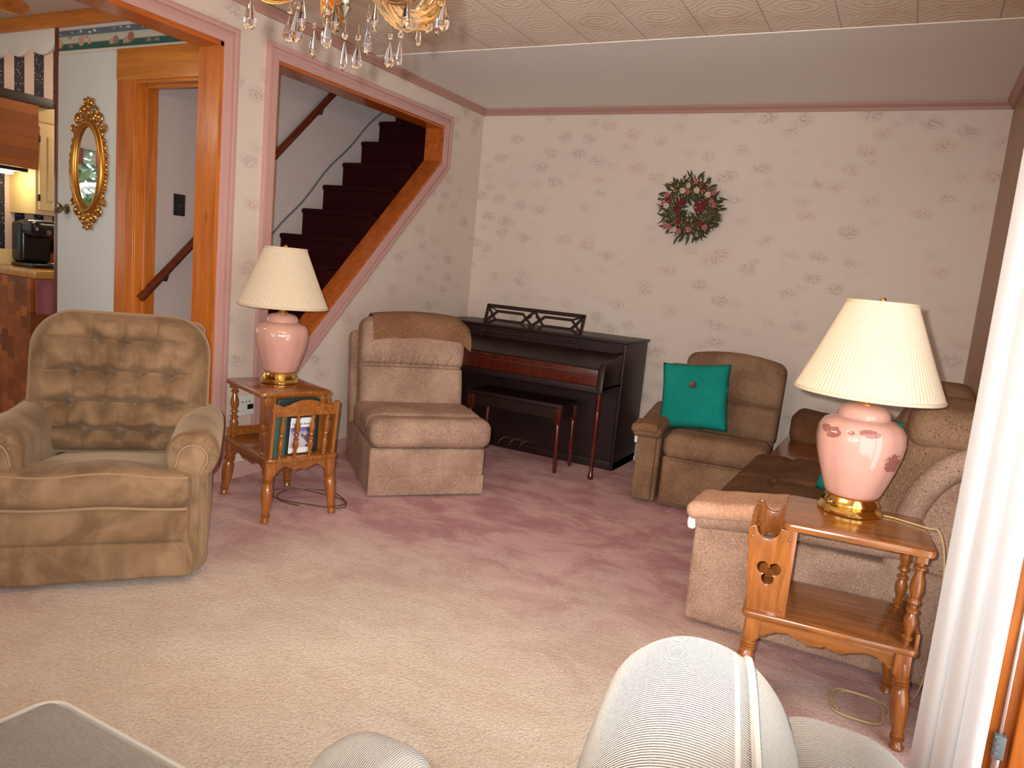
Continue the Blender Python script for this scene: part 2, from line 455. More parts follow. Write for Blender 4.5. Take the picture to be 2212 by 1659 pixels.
        for v in me.vertices:
            a, b, c = v.co
            vs.append({'XZ': (a, off - c, b), 'XY': (a, b, off + c), 'YZ': (off + c, a, b)}[plane])
        fs = [tuple(p.vertices) for p in me.polygons]
        bpy.data.objects.remove(ob); bpy.data.curves.remove(cu); bpy.data.meshes.remove(me)
        return s.add(vs, fs)
    def leaf(s, L, W, bend=.2):
        vs = []; fs = []
        n = 4
        for i in range(n + 1):
            u = i / n; w = W * math.sin(PI * min(1, u * .9 + .08)) * .5
            z = bend * L * u * u
            vs += [(-w, u * L, z), (0, u * L, z + W * .12), (w, u * L, z)]
        for i in range(n):
            a = i * 3; fs += [(a, a + 1, a + 4, a + 3), (a + 1, a + 2, a + 5, a + 4)]
        return s.add(vs, fs)
    def mesh(s, name, mat, smooth=40):
        me = bpy.data.meshes.new(name); me.from_pydata(s.v, [], s.f); me.materials.append(mat)
        bm = bmesh.new(); bm.from_mesh(me); bmesh.ops.remove_doubles(bm, verts=bm.verts, dist=1e-5); bmesh.ops.recalc_face_normals(bm, faces=bm.faces); bm.to_mesh(me); bm.free()
        if smooth:
            me.polygons.foreach_set('use_smooth', [True] * len(me.polygons)); me.set_sharp_from_angle(angle=R_(smooth))
        me.update(); return me
    def obj(s, name, mat, parent=None, smooth=40):
        o = bpy.data.objects.new(name, s.mesh(name, mat, smooth)); COL.objects.link(o)
        if parent is not None: o.parent = parent
        return o

def tag(o, label, cat, group=None, kind=None):
    if label: o['label'] = label
    if cat: o['category'] = cat
    if group: o['group'] = group
    if kind: o['kind'] = kind
    return o
def thing(name, label, cat, loc=(0, 0, 0), rz=0, group=None):
    o = bpy.data.objects.new(name, None); COL.objects.link(o); o.empty_display_size = .1
    o.location = loc; o.rotation_euler = (0, 0, rz)
    return tag(o, label, cat, group)
def struct(o): o['kind'] = 'structure'; return o
def copy_tree(o, parent=None):
    c = o.copy(); COL.objects.link(c)
    if parent is not None: c.parent = parent
    for ch in list(o.children): copy_tree(ch, c)
    return c
def flow(pts, n=8):
    P = [Vector(p) for p in pts]; out = []
    for i in range(len(P) - 1):
        a, b_, c, d = P[max(0, i - 1)], P[i], P[i + 1], P[min(len(P) - 1, i + 2)]
        for j in range(n):
            t = j / n
            out.append(.5 * ((2 * b_) + (c - a) * t + (2 * a - 5 * b_ + 4 * c - d) * t * t + (3 * b_ - a - 3 * c + d) * t ** 3))
    return out + [P[-1]]
def arc(cx, cy, r, a0, a1, n):
    return [(cx + r * math.cos(R_(a0 + (a1 - a0) * i / n)), cy + r * math.sin(R_(a0 + (a1 - a0) * i / n))) for i in range(n + 1)]

# ------------------------------------------------------------------ camera
XL, YB, XR, ZC = -3.13, 5.21, 0.35, 2.48
cam = bpy.data.cameras.new('camera'); cam.sensor_width = 36; cam.sensor_fit = 'HORIZONTAL'; cam.lens = 1620.6 / 2212 * 36; cam.clip_start = .02
co = bpy.data.objects.new('camera', cam); COL.objects.link(co)
yaw, pit, rol = R_(27.125), R_(-8.379), R_(5.412)
Rc = Matrix.Rotation(yaw, 4, 'Z') @ Matrix.Rotation(pit, 4, 'X') @ Matrix(((1, 0, 0, 0), (0, 0, -1, 0), (0, 1, 0, 0), (0, 0, 0, 1))) @ Matrix.Rotation(rol, 4, 'Z')
co.matrix_world = Matrix.Translation((0, 0, 1.25)) @ Rc
scene.camera = co

# ------------------------------------------------------------------ the room
WT = .136                                             # thickness of the left wall
YD = 2.702                                            # right edge of the wide opening to the dining room
b = MB(); b.box(XL - 3.3, XR + .2, -2.4, YB + .15, -.08, 0); struct(b.obj('floor', M['carpet']))
b = MB(); b.box(XL, XR, -2.4, 3.82, ZC, ZC + .05); struct(b.obj('ceiling', M['tiles']))
b = MB(); b.box(XL, XR, 3.82, YB, ZC - .004, ZC + .05); struct(b.obj('ceiling_strip', M['strip']))
# left wall with the dining opening and the slanted stair opening
st_in = [(3.057, .86), (3.057, 2.236), (4.668, 2.238), (4.668, 1.992)]
# slope from (4.668,1.992) down; second point measured on the same edge
import_slope = (3.3626, .723)
SL = (1.992 - import_slope[1]) / (4.668 - import_slope[0])
st_in[0] = (3.057, 1.992 - SL * (4.668 - 3.057))
outer = [(-2.4, 0), (-.3, 0), (-.3, 2.225), (YD, 2.225), (YD, 0), (YB, 0), (YB, ZC), (-2.4, ZC)]
b = MB(); b.shape([outer, st_in], WT, 0, 'YZ', XL - WT / 2); struct(b.obj('wall_left', M['paper_y']))
b = MB(); b.box(XL - WT, XR + .15, YB, YB + .12, 0, ZC + .05); struct(b.obj('wall_back', M['paper_x']))
# right wall with the patio door opening
b = MB()
b.shape([[(-2.4, 0), (.25, 0), (.25, 2.05), (2.33, 2.05), (2.33, 0), (YB, 0), (YB, ZC), (-2.4, ZC)]], .14, 0, 'YZ', XR + .07)
struct(b.obj('wall_right', M['tan']))
# wall behind the photographer with a window
b = MB(); b.shape([[(XL - 3.3, 0), (XR + .14, 0), (XR + .14, ZC), (XL - 3.3, ZC)], [(-2.9, .6), (-.3, .6), (-.3, 2.25), (-2.9, 2.25)]], .12, 0, 'XZ', -2.46)
struct(b.obj('wall_front', M['plaster']))
b = MB(); b.shape([[(-2.96, .54), (-.24, .54), (-.24, 2.31), (-2.96, 2.31)], [(-2.86, .64), (-1.63, .64), (-1.63, 2.21), (-2.86, 2.21)], [(-1.57, .64), (-.34, .64), (-.34, 2.21), (-1.57, 2.21)]], .06, .006, 'XZ', -2.38)
struct(b.obj('window_1', M['white']))
# crown moulding
def crown(name, p0, p1, inward):
    p0, p1, inw = Vector(p0), Vector(p1), Vector(inward)
    prof = [(0, 0), (0, -.045), (.012, -.045), (.018, -.03), (.034, -.014), (.04, 0)]
    b = MB(); vs = []; n = len(prof)
    for p in (p0, p1):
        for (a, z) in prof: vs.append(p + inw * a + Vector((0, 0, z)))
    fs = [tuple(range(n)), tuple(range(2 * n - 1, n - 1, -1))] + [(i, (i + 1) % n, n + (i + 1) % n, n + i) for i in range(n)]
    b.add(vs, fs); return struct(b.obj(name, M['crown'], None, 0))
crown('trim_1', (XL, -2.4, ZC - .004), (XL, YB, ZC - .004), (1, 0, 0))
crown('trim_2', (XL, YB, ZC - .004), (XR, YB, ZC - .004), (0, -1, 0))
crown('trim_3', (XR, YB, ZC - .004), (XR, -2.4, ZC - .004), (-1, 0, 0))
# casings : profiled pink boards built as a ring around each opening
def offset_poly(pts, d):
    n = len(pts); out = []
    area = sum(pts[i][0] * pts[(i + 1) % n][1] - pts[(i + 1) % n][0] * pts[i][1] for i in range(n))
    sg = 1 if area < 0 else -1
    for i in range(n):
        p0, p1, p2 = Vector(pts[i - 1]), Vector(pts[i]), Vector(pts[(i + 1) % n])
        e1, e2 = (p1 - p0).normalized(), (p2 - p1).normalized()
        n1 = Vector((-e1.y, e1.x)) * sg; n2 = Vector((-e2.y, e2.x)) * sg
        m = (n1 + n2).normalized(); out.append(tuple(p1 + m * d / max(.2, m.dot(n1))))
    return out
b = MB()
b.shape([offset_poly(st_in, .082), offset_poly(st_in, .002)], .014, .003, 'YZ', XL + .007)
b.shape([offset_poly(st_in, .082), offset_poly(st_in, .056)], .012, .004, 'YZ', XL + .020)
b.shape([offset_poly(st_in, .046), offset_poly(st_in, .034)], .006, .002, 'YZ', XL + .015)
struct(b.obj('trim_4', M['pink']))
def door_ring(a, c):
    return [(-.3 - c, 0), (-.3 - c, 2.225 + c), (YD + c, 2.225 + c), (YD + c, 0), (YD + a, 0), (YD + a, 2.225 + a), (-.3 - a, 2.225 + a), (-.3 - a, 0)]
b = MB()
b.shape([door_ring(.002, .082)], .014, .003, 'YZ', XL + .007)
b.shape([door_ring(.056, .082)], .012, .004, 'YZ', XL + .020)
b.shape([door_ring(.034, .046)], .006, .002, 'YZ', XL + .015)
struct(b.obj('trim_5', M['pink']))
# wood liners inside the openings
b = MB(); b.shape([offset_poly(st_in, .004), offset_poly(st_in, -.014)], WT + .012, 0, 'YZ', XL - WT / 2 - .004); struct(b.obj('trim_6', M['pine_y'], None, 0))
b = MB(); b.box(XL - WT - .012, XL + .004, YD - .018, YD + .004, 0, 2.225); struct(b.obj('trim_7', M['pine_z']))
b = MB(); b.box(XL - WT - .012, XL + .004, -.3, YD, 2.205, 2.228); struct(b.obj('trim_8', M['pine_y']))
# baseboards
def baseboard(name, x0, x1, y0, y1, ax):
    b = MB(); b.box(x0, x1, y0, y1, 0, .085, .004); return struct(b.obj(name, M['pink']))
baseboard('baseboard_left', XL, XL + .016, YD + .085, YB, 'y')
baseboard('baseboard_back', XL, XR, YB - .016, YB, 'x')
baseboard('baseboard_right', XR - .016, XR, 2.45, YB, 'y')
# patio door jamb and sill at the right
b = MB(); b.box(XR - .03, XR + .16, 2.29, 2.345, 0, 2.06, .004); b.box(XR - .05, XR - .008, 2.27, 2.43, 0, 2.12, .006); b.box(XR + .06, XR + .10, 2.262, 2.292, 0, 2.06, .004)
struct(b.obj('door_1', M['pine_z']))
b = MB(); b.box(XR - .02, XR + .16, .25, 2.30, 0, .03, .005); struct(b.obj('trim_9', M['pine_y']))
b = MB(); b.box(XR - .02, XR + .02, .25, 2.33, 2.05, 2.12, .005); struct(b.obj('trim_10', M['pine_y']))

# ------------------------------------------------------------------ hall and stairs
YH = 2.78
XS = -3.90                                            # far wall of the stairwell
b = MB()
b.shape([[(-4.57, 0), (-3.858, 0), (-3.858, 2.09), (XL - WT, 2.09), (XL - WT, ZC), (-4.57, ZC)]], .11, 0, 'XZ', YH + .055)
struct(b.obj('wall_hall', M['door_white']))
b = MB(); b.box(-4.57, XL - WT, YH - .004, YH, 2.256, 2.40); struct(b.obj('trim_11', M['border']))
b = MB(); b.box(-6.3, XL - WT, YH - .03, YH + .02, 2.40, ZC, .006); struct(b.obj('trim_12', M['pine_x']))
b = MB(); b.box(-4.60, -4.57, YH - .012, YH + .12, 0, 2.42, .004); struct(b.obj('trim_13', M['darkpine']))
# white slab door in the hall wall
d = thing('door_2', None, None, (0, 0, 0)); struct(d)
b = MB(); b.box(-4.56, -4.02, YH - .014, YH - .001, .01, 2.25, .003); o = b.obj('door_slab', M['door_white'], d)
b = MB(); b.lathe([(.030, 0), (.030, .006), (.012, .012), (.011, .03), (.026, .04), (.033, .052), (.031, .066), (.018, .074), (.001, .075)], 20, (-4.466, YH - .014, 1.377), (-4.466, YH - 1.014, 1.377))
b.obj('door_knob', M['nickel'], d)
# wooden frame of the stair doorway
b = MB(); b.box(-4.014, -3.858, YH - .022, YH, 0, 2.12, .003); b.box(-3.885, -3.855, YH - .012, YH + .12, 0, 2.10, .003)
b.box(-3.872, -3.842, YH + .035, YH + .06, 0, 2.085, .003)
struct(b.obj('trim_14', M['pine_z']))
b = MB(); b.box(-4.018, XL - WT, YH - .024, YH, 2.088, 2.254, .003); b.box(-3.86, XL - WT, YH - .01, YH + .12, 2.072, 2.092, .002); b.box(-3.86, XL - WT, YH + .035, YH + .06, 2.055, 2.075, .002)
struct(b.obj('trim_15', M['pine_x']))
# stairwell walls
b = MB(); b.box(XS - .10, XS, YH + .11, 6.4, 0, 4.6); struct(b.obj('wall_stair', M['plaster_l']))
b = MB(); b.box(XS, XL, 6.1, 6.2, 0, 4.6); struct(b.obj('wall_stair_end', M['plaster_l']))
b = MB(); b.box(XL - .03, XL + .0, YB + .12, 6.2, 0, 4.6); b.box(XL - WT, XL - .01, YH, 6.2, ZC + .05, 4.6); struct(b.obj('wall_stair_right', M['plaster']))
b = MB(); b.box(XS, XL, YH, 6.2, 4.6, 4.65); struct(b.obj('ceiling_stair', M['plaster']))
# staircase
stair = thing('staircase', 'steep enclosed staircase carpeted in dark maroon behind the slanted opening', 'stairs', (0, 0, 0))
NS = 15
for i in range(NS):
    k = i - 6
    yn = 3.888 + .199 * k; zt = 1.371 + .1905 * k
    yn = max(yn, YH + .13)
    b = MB()
    b.box(XS + .002, XL - WT - .014, yn + .022, yn + .30, zt - .1905, zt - .002)
    def fnn(p): return p
    b.box(XS + .002, XL - WT - .014, yn, yn + .26, zt - .034, zt + .004, .016, 3)
    b.obj('carpeted_step', M['maroon'], stair)
# white ragged skirt line on the stair wall
b = MB()
pts = []
for i in range(40):
    u = i / 39; y = 2.9 + u * 2.6; z = 1.371 + (y - 3.888) * .1905 / .199 + .055 + .012 * math.sin(u * 37) + .012 * math.sin(u * 13)
    pts.append((XS + .006, y, z))
b.tube(pts, .007, 6); struct(b.obj('trim_16', M['grey']))
rail = thing('handrail', 'dark stained round handrail rising along the stairwell wall', 'handrail', (XS + .06, 2.80, 0))
def railz(y): return .945 + (y - 2.835) * (2.424 - .94) / (4.33 - 2.835)
b = MB(); b.tube([(0, y - 2.80, railz(y)) for y in (2.80, 3.3, 3.9, 4.6, 5.2)], .024, 12); b.obj('rail', M['darkpine'], rail)
for y in (2.98, 4.2, 4.9):
    b = MB(); b.tube([(-.058, y - 2.8, railz(y) - .07), (-.02, y - 2.8, railz(y) - .07), (0, y - 2.8, railz(y) - .02)], .008, 8); b.obj('bracket', M['blackm'], rail)
b = MB(); b.box(XS, XS + .006, 3.045, 3.125, 1.40, 1.525, .003); b.box(XS + .005, XS + .016, 3.078, 3.092, 1.448, 1.476, .002)
tag(b.obj('switch_plate', M['black']), 'black light switch plate on the pale stairwell wall', 'light switch')

# mirror
def spiral(cx, cz, r0, a0, turns, sgn=1, n=22):
    return [(cx + r0 * (1 - .8 * i / n) * math.cos(a0 + sgn * turns * 2 * PI * i / n), 0, cz + r0 * (1 - .8 * i / n) * math.sin(a0 + sgn * turns * 2 * PI * i / n)) for i in range(n + 1)]
mir = thing('wall_mirror', 'oval mirror in an ornate gold scrollwork frame on the white door', 'mirror', (-4.253, YH - .014, 1.622))
a_, c_ = .105, .225
ell = lambda k, n=56: [((a_ + k) * math.cos(2 * PI * i / n), (c_ + k) * math.sin(2 * PI * i / n)) for i in range(n)]
b = MB(); b.shape([ell(.004)], .004, 0, 'XZ', -.012); b.obj('mirror_glass', M['mirror'], mir, 0)
b = MB()
b.tube([(x, -.018, z) for x, z in ell(.022)], .017, 10, True); b.tube([(x, -.020, z) for x, z in ell(.002)], .006, 8, True); b.tube([(x, -.014, z) for x, z in ell(.042)], .008, 8, True)
b.shape([ell(.046), ell(.0)], .010, 0, 'XZ', -.006)
b.obj('oval_frame', M['gold'], mir)
random.seed(4)
def ornament(b, sx):
    for (cx, cz, r0, a0, tn, sg) in [(.050, .300, .034, 2.2, 1.2, -1), (.030, .345, .026, 1.2, 1.2, 1), (.094, .262, .030, 1.5, 1.2, -1), (.128, .212, .026, .9, 1.1, -1)]:
        b.at((0, -.012, 0)); b.tube([(sx * x, y, z) for x, y, z in spiral(cx, cz, r0, a0, tn, sg)], lambda u: .009 * (1 - .55 * u), 7)
    for k in range(9):
        cx, cz = random.uniform(.0, .12), random.uniform(.25, .36)
        if cx > .14 - (cz - .25) * 1.1: continue
        b.at((0, 0, 0)); b.ball((sx * cx, -.016, cz), (.012, .009, .016), 7, 5)
    for k in range(14):
        an = R_(60 - k * 9.5); x, z = (a_ + .058) * math.cos(an), (c_ + .05) * math.sin(an)
        b.at((0, 0, 0)); b.ball((sx * x, -.012, z), (.010 + .006 * (k % 2), .009, .015), 7, 5)
for nm, fz in (('crest', 1), ('pendant', -1)):
    b = MB(); ornament(b, 1); ornament(b, -1)
    b.at(); b.ball((0, -.016, .365), (.012, .008, .022), 8, 6); b.ball((0, -.018, .33), (.020, .010, .02), 8, 6); b.ball((0, -.018, .295), (.03, .010, .022), 8, 6)
    if fz < 0: b.v = [(x, y, -z * .93) for x, y, z in b.v]
    b.obj(nm, M['gold'], mir)

# ------------------------------------------------------------------ dining room and kitchen beyond
b = MB(); b.box(-6.35, XL - WT, -2.4, 4.6, ZC, ZC + .05); struct(b.obj('ceiling_dining', M['plaster']))
b = MB(); b.shape([[(-2.4, 0), (4.6, 0), (4.6, ZC), (-2.4, ZC)], [(.9, .95), (2.5, .95), (2.5, 2.15), (.9, 2.15)]], .1, 0, 'YZ', -6.35); struct(b.obj('wall_dining', M['plaster']))
b = MB(); b.shape([[(.82, .87), (2.58, .87), (2.58, 2.23), (.82, 2.23)], [(.92, .97), (2.48, .97), (2.48, 2.13), (.92, 2.13)]], .05, .005, 'YZ', -6.28); struct(b.obj('window_2', M['white']))
b = MB(); b.box(-5.62, -5.52, 2.83, 4.6, 0, ZC); struct(b.obj('wall_kitchen', M['striped']))
b = MB(); b.box(-5.6, -4.0, 4.5, 4.6, 0, ZC); struct(b.obj('wall_kitchen_end', M['plaster']))
# scalloped fascia
pts = [(-6.3, 2.41), (-6.3, 2.30)]
n = 7; x0, x1 = -6.3, -4.60; w = (x1 - x0) / n
for i in range(n):
    xs = x0 + i * w
    for j in range(1, 9):
        u = j / 8
        pts.append((xs + w * u, 2.305 - .045 * math.sin(PI * u) ** .8 + (.012 * math.exp(-((u - 1) / .08) ** 2))))
pts.append((-4.60, 2.41))
b = MB(); b.shape([pts], .02, .003, 'XZ', YH); tag(b.obj('scalloped_valance', M['white']), 'white scalloped wooden fascia board above the kitchen opening', 'valance')
# kitchen counter
cn = thing('kitchen_counter', 'kitchen counter with wood edged top and parquet front, under the ivory cabinet', 'counter', (-5.5, 3.3, 0))
b = MB(); b.box(.0, .58, -.46, 1.0, .93, .985, .01); b.obj('countertop', wood('butcher_block_top', rgb(200, 150, 78), rgb(160, 108, 44), 'Y', 1, .25, .4), cn)
b = MB(); b.box(.0, .54, -.46, .0, 0, .93); b.obj('parquet_front', M['parquet'], cn)
b = MB(); b.box(.0, .5, .0, 1.0, 0, .93); b.obj('dark_oven_front', M['black'], cn)
b = MB(); b.box(.0, 0.025, -.46, 1.0, .985, 1.09, .004); b.obj('backsplash', M['ivory'], cn)
cb = thing('wall_cabinet', 'ivory kitchen wall cabinet with a raised panel door above the coffee maker', 'cabinet', (-5.52, 3.18, 1.34))
b = MB(); b.box(0, .30, -.16, .60, 0, .70, .003); b.obj('cabinet_body', M['ivory'], cb)
b = MB(); b.box(0, .31, -.17, .60, .60, .70, .004); b.obj('cornice', M['ivory'], cb)
def door_leaf(y0, y1, z0, z1, px):
    b = MB(); b.box(px, px + .02, y0, y1, z0, z1, .005)
    b.box(px + .016, px + .028, y0 + .05, y1 - .05, z0 + .06, z1 - .06, .009, 2)
    o = b.obj('cabinet_door', M['ivory'], cb)
    b = MB(); b.lathe([(.005, 0), (.005, .012), (.011, .018), (.012, .026), (.004, .031), (.001, .031)], 12, (px + .02, y1 - .022, z0 + .09), (px + 1.02, y1 - .022, z0 + .09)); b.obj('door_knob', M['brass'], o)
    for z in (z0 + .08, z1 - .08):
        b = MB(); b.box(px + .012, px + .026, y0 - .012, y0 + .004, z - .022, z + .022, .002); b.obj('hinge', M['blackm'], o)
door_leaf(-.145, .10, .03, .57, .30)
door_leaf(.125, .37, .03, .57, .30)
hd = thing('range_hood', 'parquet fronted range hood left of the ivory cabinet', 'range hood', (-5.52, 2.50, 1.60))
b = MB(); b.box(0, .42, 0, .47, .02, .42); b.obj('hood_front', M['parquet'], hd)
b = MB(); b.box(.05, .34, .02, .45, 0, .022); b.obj('hood_filter', M['black'], hd)
b = MB(); b.box(.10, .16, .30, .46, -.014, .002, .004); b.obj('hood_lamp', M['tube'], hd)
b = MB(); b.box(-5.52, -5.16, 2.4, 3.10, 2.03, 2.09, .004); tag(b.obj('plate_shelf', M['mahog']), 'dark wood shelf running above the range hood', 'shelf')
cm = thing('coffee_maker', 'black pod coffee maker on the kitchen counter', 'coffee maker', (-5.27, 3.06, .986))
b = MB(); b.box(-.13, .13, -.10, .10, 0, .03, .012); b.box(-.13, .0, -.10, .10, .03, .30, .025); b.obj('body', M['black'], cm)
b = MB(); b.box(-.12, .13, -.095, .095, .20, .315, .05, 4); b.obj('brew_head', M['black'], cm)
b = MB(); b.tube([(.06, -.09, .305), (.11, -.05, .312), (.125, 0, .314), (.11, .05, .312), (.06, .09, .305)], .006, 6); b.obj('handle', M['alu'], cm)
b = MB(); b.box(-.10, .04, .105, .165, .03, .26, .02); b.obj('water_tank', M['smoke'], cm)
b = MB(); b.lathe([(.016, 0), (.018, .002), (.018, .006), (.001, .007)], 16, (.13, 0, .24), (1.13, 0, .24)); b.obj('brew_button', M['nickel'], cm)
# dish towel
b = MB()
def tw(p):
    q = Vector(p); q.x += .008 * math.sin(q.y * 60) * (1 if q.z < .9 else .2); return q
b.box(-4.949, -4.940, 2.86, 2.97, .70, .925, .003, 1, 14, tw); tag(b.obj('dish_towel', plain('mauve_terry_cloth', rgb(150, 90, 100), .95, .4, 200)), 'mauve dish towel hanging on the parquet counter front', 'towel')
# ceiling fan
fan = thing('ceiling_fan', 'ceiling fan with amber wooden blades in the dining room', 'ceiling fan', (-4.29, 1.80, 2.30))
b = MB(); b.lathe([(.05, .18), (.05, .165), (.012, .16), (.012, .09), (.06, .08), (.09, .06), (.09, -.02), (.05, -.05), (.001, -.055)], 24); b.obj('motor', M['brass'], fan)
for k in range(3):
    an = R_(60 + 120 * k)
    b = MB(); b.at((0, 0, 0), (0, 0, an)); b.M = b.M @ Matrix.Rotation(R_(-20), 4, 'X')
    b.shape([[(.16, -.045), (.48, -.065)] + arc(.50, 0, .065, -80, 80, 8) + [(.48, .065), (.16, .045)]], .008, .002, 'XY', 0)
    bl = b.obj('blade', M['pine_x'], fan)
    b = MB(); b.at((0, 0, 0), (0, 0, an)); b.box(.07, .20, -.014, .014, -.012, -.004, .003); b.obj('blade_bracket', M['brass'], bl)
b = MB(); b.box(-12, -6.45, -6, 6, -.1, 0); struct(b.obj('ground', plain('lawn', rgb(110, 130, 80), .95)))
vb = thing('window_valance', 'cream blind with hanging pink tabs at the dining room window', 'blind', (-6.27, 1.7, 1.9))
b = MB(); b.box(-.02, .02, -.85, .85, .04, .34, .006); b.obj('blind', M['paperw'], vb)
for k in range(9):
    b = MB(); b.box(-.012, .012, -.78 + k * .19, -.70 + k * .19, -.09, .045, .004); b.obj('tab', M['rosep'], vb)
# garden seen in the mirror
random.seed(11)
b = MB()
for k in range(3200):
    p = (random.uniform(-9.9, -8.5), random.uniform(-3.2, 1.6), random.uniform(.02, 3.4))
    b.at(p, (random.uniform(-1, 1), random.uniform(-1, 1), random.uniform(0, 6.3))); b.leaf(random.uniform(.16, .3), .12, .2)
tag(b.obj('garden_shrub', M['shrub'], None, 0), 'pale green leafy shrubs outside the dining room window', 'shrub', None, 'stuff')
b = MB(); b.tube([(-7.9, .9, 0)] + [(-7.9, 0.35 + .55 * math.cos(R_(a)), .6 + (1.15 * math.sin(R_(a)))) for a in range(0, 181, 10)] + [(-7.9, -.2, 0)], .035, 8)
tag(b.obj('garden_arch', M['white']), 'white garden arch outside the dining room window', 'garden arch')

# ------------------------------------------------------------------ wreath
random.seed(7)
wr = thing('flower_wreath', 'dried flower wreath with crimson and pink blooms hanging on the back wall', 'wreath', (-1.413, YB - .03, 1.80))
b = MB(); b.tube([(.135 * math.cos(2 * PI * i / 32), -.01, .135 * math.sin(2 * PI * i / 32)) for i in range(32)], .045, 8, True); b.obj('vine_ring', M['leaf'], wr)
b = MB()
for k in range(520):
    a = random.uniform(0, 2 * PI); rr = random.choice([random.uniform(.075, .14), random.uniform(.12, .20)])
    out = random.uniform(-.9, .9) + (0 if rr > .11 else PI * .8)
    b.at((rr * math.cos(a), -random.uniform(.0, .055), rr * math.sin(a)), (0, 0, 0))
    b.M = b.M @ Matrix.Rotation(-(a + out - PI / 2), 4, 'Y') @ Matrix.Rotation(R_(90), 4, 'X') @ Matrix.Rotation(random.uniform(-.5, .25), 4, 'X') @ Matrix.Rotation(random.uniform(-.8, .8), 4, 'Y')
    b.leaf(random.uniform(.035, .075), random.uniform(.010, .02), random.uniform(-.2, .3))
o = b.obj('leaf_sprays', M['leaf'], wr, 0); o['kind'] = 'stuff'
b = MB()
for k in range(260):
    a = random.uniform(0, 2 * PI); rr = random.uniform(.075, .205)
    b.at((rr * math.cos(a), -.045 - random.uniform(0, .03), rr * math.sin(a))); b.ball((0, 0, 0), .0038, 6, 4)
o = b.obj('berry_sprigs', M['berry'], wr); o['kind'] = 'stuff'
def flower_mesh(nm, mat, n, L, W, layers, centre=True):
    b = MB()
    for ly in range(layers):
        for k in range(n):
            b.at((0, 0, 0)); b.M = Matrix.Rotation(2 * PI * k / n + ly * .5, 4, 'Y') @ Matrix.Rotation(R_(90 + 18 + ly * 22), 4, 'X') @ Matrix.Rotation(0, 4, 'Y')
            b.M = Matrix.Rotation(2 * PI * k / n + ly * .5, 4, 'Y') @ Matrix.Rotation(R_(72 - ly * 22), 4, 'X')
            b.leaf(L * (1 - .2 * ly), W, .3)
    if centre: b.at(); b.ball((0, -.004, 0), (L * .3, .005, L * .3), 8, 5)
    return b.mesh(nm, mat, 60)
fm = [flower_mesh('crimson_bloom', M['rose'], 7, .026, .022, 3), flower_mesh('pink_bloom', M['rosep'], 6, .024, .02, 2), flower_mesh('cream_bloom', M['daisy'], 8, .027, .014, 1)]
spots = [(0, -.06, .035), (0, -.045, .02), (0, .07, -.02), (0, .085, -.005), (0, .095, .03), (0, -.075, -.03), (0, -.06, -.10), (0, .09, -.105), (0, .085, .135), (0, -.145, .04), (0, .065, .015), (0, -.085, -.005),
         (1, -.16, .075), (1, .155, .10), (1, .15, .04), (1, -.145, -.13), (1, -.12, -.14), (1, .125, -.13), (1, -.02, .10), (1, .03, .17), (1, -.05, -.165), (1, .165, .015), (1, -.175, .02), (1, .02, -.15),
         (2, .12, .085), (2, -.155, .0), (2, -.055, .105), (2, -.08, -.155), (2, -.02, .14), (2, .04, .11)]
for (k, x, z) in spots:
    o = bpy.data.objects.new(('crimson_bloom', 'pink_bloom', 'cream_bloom')[k], fm[k]); COL.objects.link(o); o.parent = wr
    o.scale = (.88,) * 3; o.location = (x, -.072, z); o.rotation_euler = (random.uniform(-.4, .4), random.uniform(0, 6), random.uniform(-.4, .4))
    o['label'] = ('crimson dried bloom', 'pale pink dried bloom', 'cream daisy like bloom')[k]

# ------------------------------------------------------------------ chandelier
CH = Vector((-.953, 1.082, 1.70)) # hangs below eye line of the ceiling
ch = thing('chandelier', 'amber glass chandelier with hanging crystal drops, lit, at the top of the room', 'chandelier', CH)
zt = ZC - CH.z
b = MB(); b.lathe([(.06, zt), (.058, zt - .02), (.02, zt - .035), (.006, zt - .04), (.006, .40), (.02, .39), (.03, .36), (.014, .33), (.012, .30), (.03, .27), (.036, .23), (.018, .19), (.016, .12)], 20); b.obj('stem', M['brass'], ch)
b = MB(); b.lathe([(.016, .13), (.05, .11), (.062, .085), (.055, .05), (.035, .022), (.012, .008)], 24, fn=lambda a, z: 1 + .03 * math.cos(12 * a)); b.obj('glass_bowl', M['smoke'], ch)
b = MB(); b.lathe([(.001, .012), (.022, .010), (.022, .004), (.010, -.002), (.008, -.012), (.012, -.018), (.005, -.028), (.001, -.034)], 16); b.obj('finial', M['nickel'], ch)
